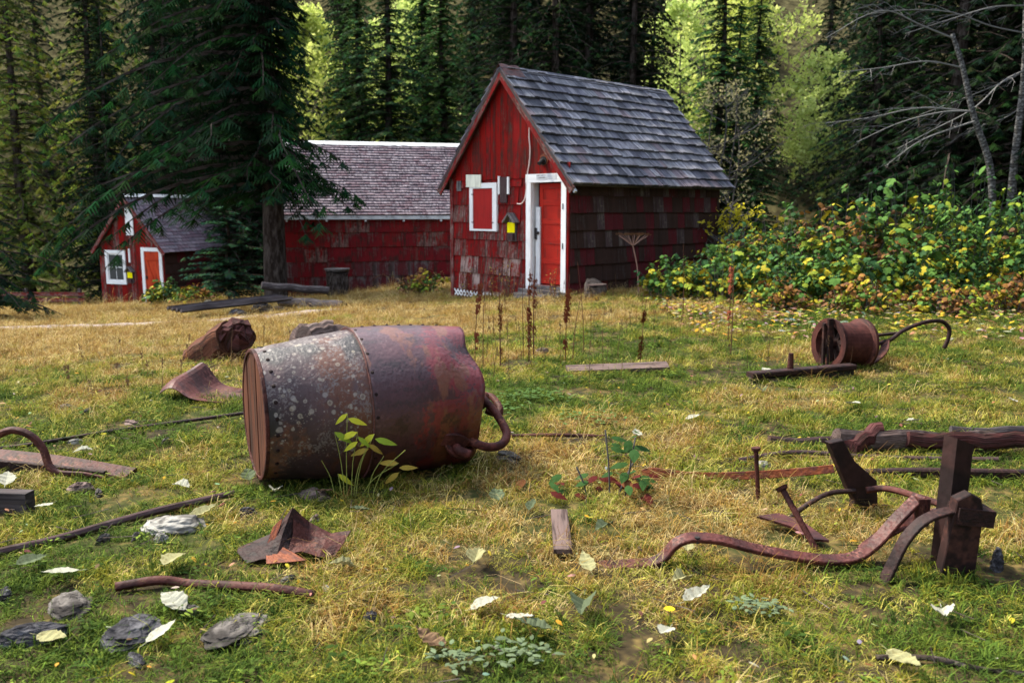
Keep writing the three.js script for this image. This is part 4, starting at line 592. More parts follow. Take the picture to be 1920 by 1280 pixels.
function conifer(seed, H, R, { y0 = 0.6, step = 0.34, whorl = 4, tone = [[0.016, 0.030, 0.013], [0.030, 0.052, 0.018]], droop = 0.45, trunk = 0.28, sprayLen = 0.42, sprays = 10, blades = 8, shape = 0.75, rise = 0.12, blade = 0.045, lop = 0 } = {}) {
  const r = rng(seed), wood = new Acc(), leaf = new Acc(), tp = [];
  for (let i = 0; i <= 12; i++) tp.push(V(0.12 * sin(i * 0.6 + seed) * i / 12, H * i / 12 - 0.4, 0.1 * cos(i * 0.8 + seed) * i / 12));
  taper(wood, tp, trunk, 0.03, 9);
  for (let y = y0; y < H - 0.2; y += step * (0.7 + 0.6 * r())) {
    const f = 1 - (y - y0) / (H - y0), BL = R * Math.pow(f, shape) + 0.25, a0 = r() * 7;
    for (let w = 0; w < whorl; w++) {
      const az = a0 + w / whorl * 2 * PI + (r() - 0.5) * 1.1, L = BL * (0.55 + 0.6 * r()) * (!lop ? 1 : y < y0 + 1.5 ? 0.64 - lop * 0.9 * cos(az) : 0.54 - lop * 1.2 * cos(az)), out = V(cos(az), 0, sin(az)), side = V(-sin(az), 0, cos(az)), dr = droop * (0.6 + 0.8 * r()), n = max(3, Math.round(sprays * L / R + 1)), pts = [], yy = y + (r() - 0.5) * 0.3;
      for (let i = 0; i <= n; i++) { const t = i / n; pts.push(V(0, yy, 0).addScaledVector(out, t * L).addScaledVector(UPV, L * (rise * t * 1.5 - dr * t * t)).addScaledVector(side, 0.12 * L * (r() - 0.5) * t)); }
      taper(wood, pts.filter((_, i) => i % 2 === 0 || i === n), 0.012 + 0.012 * L, 0.006, 3);
      const c0 = r(), base = [0, 1, 2].map((k) => lerp(tone[0][k], tone[1][k], c0));
      for (let i = 0; i <= n; i++) {
        const t = i / n, sl = sprayLen * (0.6 + 0.6 * r()) * (1.15 - 0.45 * t) * min(1, 0.45 + L * 0.3), dir = pts[max(1, i)].clone().sub(pts[max(1, i) - 1]).normalize();
        for (const s of i === n ? [-1, 0, 1] : [-1, 1]) {
          const d = dir.clone().multiplyScalar(s === 0 ? 1 : 0.65).addScaledVector(side, s * (0.75 + 0.3 * r())).addScaledVector(UPV, -0.22 - 0.3 * r()).normalize(), bn = d.clone().cross(UPV).normalize(), o = pts[i], col = base.map((q) => q * (0.7 + 0.6 * r()));
          for (let b = 0; b < blades; b++) {                // needle-clad twigs fanning off both sides of the spray
            const q = (b + 0.3) / blades, e = b % 2 ? 1 : -1, root = o.clone().addScaledVector(d, sl * q * 0.85), bl = sl * (0.62 - 0.36 * q) * (0.7 + 0.6 * r()), tip = root.clone().addScaledVector(d, bl * 0.75).addScaledVector(bn, e * bl * 0.75).addScaledVector(UPV, -bl * (0.15 + 0.35 * r()));
            const w2 = blade * (0.7 + 0.6 * r()) * (bl / sl + 0.5); leaf.tri(root.clone().addScaledVector(d, -w2), root.clone().addScaledVector(d, w2), tip, col);
          }
          const w3 = blade * 0.8; leaf.tri(o.clone().addScaledVector(bn, -w3), o.clone().addScaledVector(bn, w3), o.clone().addScaledVector(d, sl), col);
        }
      }
    }
  }
  return { wood: wood.geo(), leaf: leaf.geo() };
}
const mNeedle = leafy(null, 0.15, { roughness: 1, specularIntensity: 0 });
const mLeafThin = leafy(null, 0.5);
function tree(name, label, cat, g, x, z, mw = mBarkDark, ml = mNeedle, group, scale = 1, turn = 0) {
  const t = thing(name, label, cat, ON(x, z, -0.05), turn, group); t.scale.setScalar(scale); part('trunk', g.wood, mw, t); const c = part('crown', g.leaf, ml, t); c.userData.kind = 'stuff'; return t;
}
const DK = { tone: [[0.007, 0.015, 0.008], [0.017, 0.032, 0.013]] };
// the big hemlock in front of the long building
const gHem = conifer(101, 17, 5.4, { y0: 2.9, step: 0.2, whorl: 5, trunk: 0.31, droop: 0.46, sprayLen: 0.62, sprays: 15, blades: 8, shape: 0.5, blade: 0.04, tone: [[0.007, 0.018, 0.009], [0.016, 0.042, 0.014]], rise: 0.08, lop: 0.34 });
tree('hemlock_tree', 'big dark hemlock with thick trunk in front of the long red building', 'tree', gHem, -6.0, -21.6, mBarkDark, mNeedle, undefined, 1, 0.25);
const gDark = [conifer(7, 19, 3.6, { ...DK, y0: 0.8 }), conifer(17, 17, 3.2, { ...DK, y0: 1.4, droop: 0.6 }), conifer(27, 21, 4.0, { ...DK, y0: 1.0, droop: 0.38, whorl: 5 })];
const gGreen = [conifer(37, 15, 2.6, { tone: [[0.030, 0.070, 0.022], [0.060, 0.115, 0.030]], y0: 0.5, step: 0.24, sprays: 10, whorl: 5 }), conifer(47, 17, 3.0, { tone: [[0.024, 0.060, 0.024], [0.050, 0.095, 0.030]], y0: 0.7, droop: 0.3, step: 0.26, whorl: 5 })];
const gCedar = conifer(57, 18, 3.4, { tone: [[0.025, 0.055, 0.014], [0.24, 0.29, 0.04]], y0: 0.3, droop: 0.75, rise: 0.2, blade: 0.03, blades: 9, sprayLen: 0.5, step: 0.3 });
const R90 = rng(404);
const NTH = ['leftmost', 'second', 'third', 'fourth', 'fifth', 'sixth', 'seventh', 'eighth', 'ninth', 'tenth', 'eleventh', 'twelfth'];
function spread(gs, list, name, label, cat, group, ml, mw) { const order = list.map((p) => p[0] / -p[1]).sort((a, b) => a - b); list.forEach(([x, z, s], i) => tree(name, list.length > 1 && list.length <= 12 ? `${label}, ${(k => k ? NTH[k] + ' from left' : NTH[0])(order.indexOf(x / -z))}` : label, cat, gs[i % gs.length], x, z, mw || mBarkDark, ml || mNeedle, group, s, R90() * 6.3)); }
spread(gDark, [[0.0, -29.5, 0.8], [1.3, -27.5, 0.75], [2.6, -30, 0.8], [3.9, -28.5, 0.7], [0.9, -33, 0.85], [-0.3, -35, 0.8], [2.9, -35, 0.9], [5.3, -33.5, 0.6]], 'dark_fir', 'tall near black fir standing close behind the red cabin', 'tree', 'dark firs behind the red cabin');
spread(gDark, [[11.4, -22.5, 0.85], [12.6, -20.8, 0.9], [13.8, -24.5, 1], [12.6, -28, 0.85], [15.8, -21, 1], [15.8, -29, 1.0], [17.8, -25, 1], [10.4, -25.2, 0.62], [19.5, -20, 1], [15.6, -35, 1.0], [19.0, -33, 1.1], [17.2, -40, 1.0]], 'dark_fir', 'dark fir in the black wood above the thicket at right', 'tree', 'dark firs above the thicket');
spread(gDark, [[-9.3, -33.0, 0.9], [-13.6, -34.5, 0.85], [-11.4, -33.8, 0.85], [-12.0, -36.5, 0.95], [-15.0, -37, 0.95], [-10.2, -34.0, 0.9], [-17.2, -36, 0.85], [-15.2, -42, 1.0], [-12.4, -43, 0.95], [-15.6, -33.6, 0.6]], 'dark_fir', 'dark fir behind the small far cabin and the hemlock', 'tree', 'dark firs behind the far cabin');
spread([gCedar], [[-19.3, -34, 0.9], [-22.5, -36, 1.0], [-17.9, -38.5, 0.95]], 'cedar_tree', 'yellow green drooping conifer at the left edge', 'tree', 'sunlit conifers at the left edge', leafy(null, 0.35, { roughness: 0.8 }));
spread(gGreen, [[-7.3, -42, 0.95], [-5.6, -40, 1.0], [-4.3, -44, 1.1], [-8.6, -46, 1.0], [-3.2, -41, 0.95], [-2.0, -46, 1.1]], 'green_fir', 'green fir above the white ridge of the long building', 'tree', 'green firs beyond the long building', leafy(null, 0.3, { roughness: 0.8 }));
spread([gGreen[1]], [[10.0, -39, 0.62], [11.4, -41, 0.7], [8.9, -37.5, 0.8]], 'green_fir', 'slim dark fir before the bright tree behind the cabin', 'tree', 'slim firs right of the cabin roof');
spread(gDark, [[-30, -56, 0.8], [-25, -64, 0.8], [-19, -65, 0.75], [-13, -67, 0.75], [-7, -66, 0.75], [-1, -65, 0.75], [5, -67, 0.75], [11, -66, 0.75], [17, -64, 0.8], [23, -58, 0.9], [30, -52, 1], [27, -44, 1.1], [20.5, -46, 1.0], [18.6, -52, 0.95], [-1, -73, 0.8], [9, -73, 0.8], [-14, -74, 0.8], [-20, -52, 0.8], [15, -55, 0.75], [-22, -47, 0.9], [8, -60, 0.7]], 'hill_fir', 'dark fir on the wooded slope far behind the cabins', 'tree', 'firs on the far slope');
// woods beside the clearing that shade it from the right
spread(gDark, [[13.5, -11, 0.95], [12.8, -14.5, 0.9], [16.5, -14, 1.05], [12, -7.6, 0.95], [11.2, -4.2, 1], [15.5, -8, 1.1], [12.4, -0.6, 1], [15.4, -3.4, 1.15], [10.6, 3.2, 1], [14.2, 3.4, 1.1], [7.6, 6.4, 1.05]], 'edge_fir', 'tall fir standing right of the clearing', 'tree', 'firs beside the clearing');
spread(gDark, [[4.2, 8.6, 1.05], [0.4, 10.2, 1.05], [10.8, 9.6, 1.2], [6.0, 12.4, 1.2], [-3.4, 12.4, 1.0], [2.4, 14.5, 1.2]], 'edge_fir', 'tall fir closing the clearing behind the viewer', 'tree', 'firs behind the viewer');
{ // dark low boughs at the left edge
  const g = conifer(67, 3.4, 1.7, { ...DK, y0: 0.1, step: 0.16, droop: 0.35, trunk: 0.06, sprayLen: 0.3, sprays: 10, blade: 0.03 });
  tree('young_fir', 'young dark fir with low boughs at the left edge', 'tree', g, -10.6, -16.6, mBarkDark, mNeedle, undefined, 1, 1); const g2 = conifer(68, 3.0, 1.25, { tone: [[0.020, 0.050, 0.030], [0.04, 0.085, 0.045]], y0: 0.1, step: 0.16, droop: 0.2, trunk: 0.05, sprayLen: 0.3, sprays: 9, blade: 0.03 });
  tree('young_fir', 'young bluish green fir between the far cabin and the hemlock trunk', 'tree', g2, -8.2, -24.6, mBarkDark, mNeedle, undefined, 1, 2);
}
function broadleaf(seed, H, R, n, tones, size = 0.16, stems = 1, y0 = 0.25) {
  const r = rng(seed), wood = new Acc(), leaf = new Acc(), tips = [];
  for (let s = 0; s < stems; s++) {
    const bx = (r() - 0.5) * 0.8 * (stems - 1), bz = (r() - 0.5) * 0.8 * (stems - 1), lx = (r() - 0.5) * H * 0.15, tp = []; for (let i = 0; i <= 8; i++) tp.push(V(bx + lx * i / 8 + 0.1 * sin(i + s), H * 0.93 * i / 8 - 0.3, bz + 0.1 * cos(i * 1.3)));
    taper(wood, tp, 0.012 * H / Math.sqrt(stems), 0.015, 6);
    for (let b = 0; b < 46 / stems; b++) { const t = y0 + (1 - y0) * r(), i = min(7, Math.floor(t * 8)), o = tp[i].clone().lerp(tp[i + 1], t * 8 - i), az = r() * 7, L = R * Math.pow(sin(PI * clamp(0.18 + 0.8 * (t - y0) / (1 - y0))), 0.7) * (0.5 + 0.6 * r()), e = o.clone().add(V(cos(az) * L, L * (0.5 + 0.4 * r()), sin(az) * L)), m = o.clone().lerp(e, 0.5).add(V(0, -0.08 * L, 0)); taper(wood, [o, m, e], 0.03, 0.006, 4); for (let k = 0; k < 5; k++) { const q = o.clone().lerp(e, 0.4 + 0.6 * r()).add(V(r() - 0.5, r() - 0.5, r() - 0.5).multiplyScalar(L * 0.7)); taper(wood, [m.clone().lerp(e, r()), q], 0.01, 0.004, 3); tips.push(q); } }
  }
  for (let k = 0; k < n; k++) { const c = tips[Math.floor(r() * tips.length)], p = c.clone().add(V(r() + r() - 1, r() + r() - 1, r() + r() - 1).multiplyScalar(0.42 * R * 0.45)), a = V(r() - 0.5, r() - 0.5, r() - 0.5).normalize(), b = a.clone().cross(V(r() - 0.5, r() - 0.5, r() - 0.5)).normalize(), s = size * (0.6 + 0.7 * r()), q = r(), col = [0, 1, 2].map((i) => lerp(tones[0][i], tones[1][i], q)); leaf.tri(p.clone().addScaledVector(a, -s), p.clone().addScaledVector(b, s * 0.5), p.clone().addScaledVector(a, s), col); leaf.tri(p.clone().addScaledVector(a, -s), p.clone().addScaledVector(a, s), p.clone().addScaledVector(b, -s * 0.5), col); }
  return { wood: wood.geo(), leaf: leaf.geo() };
}
const YG = [[0.42, 0.50, 0.10], [0.68, 0.70, 0.24]];
const gBirch = [broadleaf(3, 15, 3.4, 9000, YG, 0.15), broadleaf(13, 13, 3.0, 8000, [[0.40, 0.50, 0.13], [0.62, 0.68, 0.26]], 0.14, 2)];
spread([gBirch[0]], [[-11.2, -48, 1.0]], 'yellow_tree', 'bright yellow green tree glowing right of the hemlock trunk', 'tree', undefined, mLeafThin, mAlder);
spread([gBirch[0]], [[12.2, -44, 0.92]], 'yellow_tree', 'brightest yellow green tree right of the red cabin roof', 'tree', undefined, mLeafThin, mAlder);
spread([gBirch[1]], [[9.6, -47, 1.0]], 'yellow_tree', 'pale green tree at the back end of the cabin ridge', 'tree', undefined, mLeafThin, mAlder);
spread([gBirch[1]], [[-6.4, -52, 1.15]], 'yellow_tree', 'pale yellow tree between the green firs above the long building', 'tree', undefined, mLeafThin, mAlder);
spread([gBirch[1]], [[15.0, -42, 0.72]], 'yellow_tree', 'small yellow green tree at the rim of the black wood', 'tree', undefined, mLeafThin, mAlder);
{ const g = broadleaf(23, 7, 1.8, 900, [[0.30, 0.28, 0.12], [0.42, 0.38, 0.22]], 0.08, 4, 0.1); tree('twiggy_shrub', 'tall twiggy grey brown shrub behind the right end of the cabin', 'shrub', g, 8.6, -33, mTwig, mLeafThin); tree('twiggy_shrub', 'pale bare twigged shrub below the bright tree', 'shrub', g, 10.8, -43, mTwig, mLeafThin, undefined, 1.1, 2); }
{ const g = broadleaf(33, 1.9, 0.75, 900, [[0.50, 0.44, 0.02], [0.66, 0.56, 0.06]], 0.055, 3, 0.1); tree('yellow_bush', 'bright yellow bush against the far right corner of the red cabin', 'shrub', g, 4.75, -18.6, mTwig, mLeafThin); }
{ // alders with bare arching branches
  const r = rng(515), mLimb = mat({ color: lin(0.17, 0.165, 0.16), roughness: 0.9 });
  function alder(label, pts, r0, limbs, base) {
    const t = thing('bare_alder', label, 'tree', [pts[0][0], land(pts[0][0], pts[0][2]), pts[0][2]]), l = (p) => local(t, p);
    part('trunk', sweep(curve(l(pts), 24), circle(r0, 9), { scale: (q) => lerp(1, 0.5, q) }), mAlder, t);
    limbs.forEach((lp) => {
      const a = new Acc(), c = curve(l(lp), 16); taper(a, c, 0.022, 0.006, 5);
      for (let k = 3; k < 16; k++) for (let m = 0; m < 1; m++) { const o = c[k], d = c[min(16, k + 1)].clone().sub(c[k - 1]).normalize(), s = V(r() - 0.5, (r() - 0.55) * 0.9, r() - 0.5), L = 0.3 + 0.9 * r() * r(), e = o.clone().addScaledVector(d, L * 0.7).addScaledVector(s, L * 1.1), mid = o.clone().lerp(e, 0.5).add(V(0, 0.06 * L, 0)); taper(a, [o, mid, e], 0.006, 0.002, 3); for (let q = 0; q < 3; q++) { const o2 = mid.clone().lerp(e, r()), e2 = o2.clone().addScaledVector(d, 0.3 * L).add(V(r() - 0.5, r() - 0.6, r() - 0.5).multiplyScalar(0.35 * L)); taper(a, [o2, e2], 0.004, 0.002, 3); } }
      part('branch', a.geo(), mLimb, t);
    });
  }
  alder('slanting bare pale trunk with long twigs above the thicket', [[10.7, -0.1, -19], [10.45, 2.4, -19], [10.0, 3.5, -19], [9.65, 4.6, -19], [9.4, 5.2, -19]], 0.085, [
    [[9.45, 5.1, -19], [8.6, 5.35, -18.8], [7.9, 5.6, -18.7], [7.4, 5.5, -18.6], [6.5, 5.0, -18.4]], [[9.7, 4.5, -19], [8.8, 4.6, -18.8], [7.8, 4.45, -18.7], [6.9, 4.35, -18.6]], [[10.0, 3.6, -19], [9.2, 3.55, -18.8], [8.2, 3.3, -18.6], [7.3, 2.9, -18.5]], [[10.1, 3.4, -19], [9.4, 3.2, -18.7], [8.6, 2.9, -18.5], [7.9, 2.4, -18.4]], [[10.0, 3.6, -19.1], [9.0, 3.7, -19.3], [7.9, 3.5, -19.5], [7.0, 3.4, -19.6]]]);
  alder('upright pale spotted trunk near the right edge above the thicket', [[11.55, -0.1, -20], [11.55, 2.6, -20], [11.6, 4.5, -20], [11.5, 6.2, -20], [11.5, 8.5, -20]], 0.10, [
    [[11.6, 5.4, -20], [10.6, 5.5, -19.7], [9.6, 5.75, -19.5], [8.5, 5.75, -19.3], [7.6, 5.6, -19]], [[11.55, 6.0, -20], [10.6, 5.9, -19.7], [9.6, 5.6, -19.4], [8.4, 5.2, -19]], [[11.6, 4.6, -20], [10.9, 4.3, -19.6], [10.2, 3.7, -19.4], [9.2, 3.2, -19.2], [8.4, 2.8, -19]], [[11.5, 6.6, -20], [10.6, 6.9, -19.6], [9.5, 7.2, -19.4]]]);
  alder('mossy pale trunk cut by the right edge', [[12.4, -0.1, -20.6], [12.3, 3, -20.6], [12.5, 6, -20.6], [12.4, 9, -20.6]], 0.09, [[[12.4, 5.9, -20.6], [11.4, 6.4, -20.2], [10.2, 6.5, -20], [9.0, 6.1, -19.6]], [[12.4, 4.9, -20.6], [11.3, 4.4, -20.2], [10.3, 4.0, -20], [9.2, 3.6, -19.8]], [[12.3, 4.2, -20.6], [11.4, 3.6, -20.2], [10.4, 3.3, -20]]]);
}

// ------------------------------------------------------------------ thicket and small plants
const lobed = (() => { const s = [[0, 0], [0.28, 0.08], [0.5, 0.34], [0.36, 0.5], [0.42, 0.78], [0.18, 0.78], [0, 1.05], [-0.18, 0.78], [-0.42, 0.78], [-0.36, 0.5], [-0.5, 0.34], [-0.28, 0.08]]; return s; })();
function addLeaf(acc, p, dir, up, size, col, shape = lobed) { const d = dir.clone().normalize(), s = d.clone().cross(up).normalize(), n = s.clone().cross(d), at = ([x, y]) => p.clone().addScaledVector(s, x * size).addScaledVector(d, y * size).addScaledVector(n, (-0.35 * x * x - 0.25 * y * y) * size); const c = at([0, 0.45]); for (let i = 0; i < shape.length; i++) acc.tri(c, at(shape[i]), at(shape[(i + 1) % shape.length]), col); }
const ovate = [[0, 0], [0.2, 0.2], [0.26, 0.5], [0.15, 0.8], [0, 1.05], [-0.15, 0.8], [-0.26, 0.5], [-0.2, 0.2]];
function bush(seed, w, h, n, size, tones, shape) {
  const r = rng(seed), wood = new Acc(), leaf = new Acc();
  for (let k = 0; k < n; k++) {
    const az = r() * 7, rr = Math.sqrt(r()) * w, top = h * (1 - 0.55 * Math.pow(rr / w, 2)) * (0.5 + 0.62 * r()), b = V(cos(az) * rr * 0.6, -0.05, sin(az) * rr * 0.6), e = V(cos(az) * rr, top, sin(az) * rr), m = b.clone().lerp(e, 0.55).add(V((r() - 0.5) * 0.15, 0.1, (r() - 0.5) * 0.15));
    const c = curve([b, m, e], 7); taper(wood, [c[0], c[3], c[7]], 0.008, 0.003, 3);
    const pick = tones[Math.floor(r() * tones.length)];
    for (let i = 2; i <= 7; i++) for (let q = 0; q < 2 + (i > 5 ? 1 : 0); q++) { const a = r() * 7, d = V(cos(a), -0.9 + 0.8 * r(), sin(a)).normalize(), o = c[i].clone().addScaledVector(d, 0.03 + 0.06 * r()), tn = r() < 0.86 ? pick : tones[Math.floor(r() * tones.length)], v = 0.7 + 0.6 * r(); addLeaf(leaf, o, d, V(1.2 * (r() - 0.5), 1, 1.2 * (r() - 0.5)).addScaledVector(d, 0.5).normalize(), size * (0.35 + 1.0 * r() * r() + 0.15 * r()), tn.map((z) => z * v), shape); }
  }
  return { wood: wood.geo(), leaf: leaf.geo() };
}
const GR = [0.065, 0.135, 0.028], GR2 = [0.038, 0.090, 0.032], YL = [0.34, 0.28, 0.025], OR = [0.22, 0.105, 0.03], BR = [0.14, 0.07, 0.035], YGR = [0.19, 0.24, 0.028];
const mBush = leafy(null, 0.22, { roughness: 0.55 });
const bushG = [bush(1, 1.1, 1.7, 105, 0.15, [GR, GR, YGR, GR2, OR, GR2, YL, BR]), bush(2, 1.2, 1.9, 115, 0.15, [GR, GR2, GR, YGR, GR2, GR, YL, BR]), bush(3, 1.1, 2.4, 105, 0.17, [GR, GR2, GR2, GR, YGR], ovate), bush(4, 0.9, 1.0, 75, 0.13, [GR, YGR, YL, GR2, GR2, GR]), bush(5, 0.8, 0.7, 55, 0.12, [YL, YGR, GR, OR, BR])];
[
  [2, 9.6, -15.2, 1.05, 'tall green leafy shrub at the right edge of the thicket'], [2, 8.2, -15.9, 1.0, 'tall broad leaved shrub second from the right edge'], [1, 7.0, -15.4, 1.05, 'dense green shrub in the middle of the thicket'], [0, 6.0, -15.2, 1.08, 'orange tinged shrub rising highest left of the thicket middle'], [1, 5.0, -15.8, 0.85, 'mixed green and yellow shrub near the yellow bush'], [0, 4.3, -15.4, 0.72, 'low golden shrub right of the cabin corner'],
  [3, 2.75, -14.6, 0.75, 'low green bramble at the foot of the cabin side wall'], [3, 3.5, -14.4, 0.95, 'yellow green bramble right of the cabin side wall'], [3, 4.4, -14.0, 0.95, 'yellowing bramble at the front of the thicket, left end'], [3, 5.4, -13.9, 1.05, 'green bramble at the front of the thicket'], [3, 6.5, -13.9, 1.05, 'green and yellow bramble at the thicket front, middle'], [1, 7.6, -14.3, 0.8, 'dark green bramble at the thicket front, right of middle'], [3, 8.7, -14.0, 1.1, 'leafy bramble at the thicket front near the right edge'],
  [4, 4.0, -12.9, 0.7, 'small yellow bramble sprawling before the thicket, left'], [4, 5.2, -12.5, 0.75, 'small yellow bramble sprawling before the thicket, centre'], [4, 6.3, -12.4, 0.7, 'small yellow bramble sprawling before the thicket, right'], [4, 7.3, -12.7, 0.8, 'yellow leaved bramble clump low at right'], [2, 10.8, -16.6, 1.1, 'tall shrub outermost in the thicket'], [0, 9.9, -13.4, 0.9, 'orange and green shrub low at the right edge'],
  [3, -9.6, -23.6, 0.8, 'green shrub beside the small far cabin door'], [4, -8.6, -23.0, 0.8, 'low shrub right of the small far cabin'], [4, -2.0, -19.6, 0.8, 'small weedy shrub before the long building beside the cabin'],
].forEach(([k, x, z, s, label], i) => { const g = bushG[k], t = thing('bramble_shrub', label, 'shrub', ON(x, z), i * 1.9, i < 19 ? 'shrubs of the thicket' : 'shrubs by the far buildings'); t.scale.setScalar(s); part('stems', g.wood, mTwig, t).userData.kind = 'stuff'; part('foliage', g.leaf, mBush, t).userData.kind = 'stuff'; });
{ // leafy weed in front of the bucket
  const t = thing('leafy_weed', 'tall weed with yellow green leaves in front of the bucket', 'plant', ON(-0.86, -4.27)), r = rng(61), mS = leafy([0.22, 0.24, 0.06], 0.1), mL = leafy(null, 0.35, { roughness: 0.5 });
  const lance = [[0, 0], [0.13, 0.25], [0.15, 0.5], [0.09, 0.8], [0, 1.05], [-0.09, 0.8], [-0.15, 0.5], [-0.13, 0.25]];
  [[0.0, 0.015, 0.46, 2], [-0.01, -0.05, 0.37, 1], [0.02, 0.07, 0.37, 3], [0.03, 0.12, 0.30, 2], [0.06, 0.27, 0.19, 3], [-0.02, -0.05, 0.13, 1], [0.04, 0.15, 0.35, 2], [0.1, 0.2, 0.24, 0], [-0.06, -0.12, 0.22, 0], [0.12, 0.31, 0.27, 0]].forEach(([bx, tx, h, n], k) => {
    const tip = V(tx, h, 0.03 * sin(k)); part('stem', tube([[bx, -0.02, 0], [lerp(bx, tx, 0.35), h * 0.55, 0.01], tip], 0.003, 8, 5, (q) => 1 - 0.5 * q), mS, t);
    for (let q = 0; q < n; q++) { const a = new Acc(), sd = (q + k) % 2 ? 1 : -1, col = k === 3 || k === 4 ? [0.36, 0.26, 0.05] : r() < 0.7 ? [0.52, 0.52, 0.045] : [0.26, 0.36, 0.04]; addLeaf(a, tip.clone().add(V(0, -0.025 * q, 0)), V(sd * (0.6 + 0.4 * r()), 0.1 - 0.9 * r(), 0.25 * (r() - 0.3)), V(sd * 0.1, 0.35, 1), 0.085 + 0.03 * r(), col, lance); part('leaf', a.geo(), mL, t); }
  });
}
{ // sapling with red brown leaves, right of the bucket
  const t = thing('red_leaved_sapling', 'small sapling with green and dark red leaves right of the bucket', 'plant', ON(0.52, -4.35)), r = rng(62), mL = leafy(null, 0.2, { roughness: 0.6 });
  [[0.0, 0.36, -0.03], [0.08, 0.32, 0.05], [-0.12, 0.16, -0.06], [0.04, 0.18, 0.08]].forEach(([bx, h, lean], k) => { part('stem', tube([[bx, -0.02, 0], [bx + lean * 0.4, h * 0.5, 0.02], [bx + lean, h, 0]], 0.0045, 8, 5), mTwig, t); });
  for (let k = 0; k < 46; k++) { const a = new Acc(), hi = k < 14, x = hi ? 0.06 + (r() - 0.5) * 0.16 : (r() - 0.62) * 0.75, y = hi ? 0.12 + 0.24 * r() : 0.02 + 0.09 * r(), z = (r() - 0.5) * (hi ? 0.1 : 0.3), an = r() * 7; addLeaf(a, V(x, y, z), V(cos(an), -0.2 * r(), sin(an)), V((r() - 0.5) * 0.8, 1, 0.4), 0.06 + 0.05 * r(), hi ? [0.025, 0.06, 0.016] : r() < 0.5 ? [0.075, 0.014, 0.012] : r() < 0.5 ? [0.03, 0.07, 0.018] : [0.13, 0.05, 0.02], ovate); part('leaf', a.geo(), mL, t); }
}
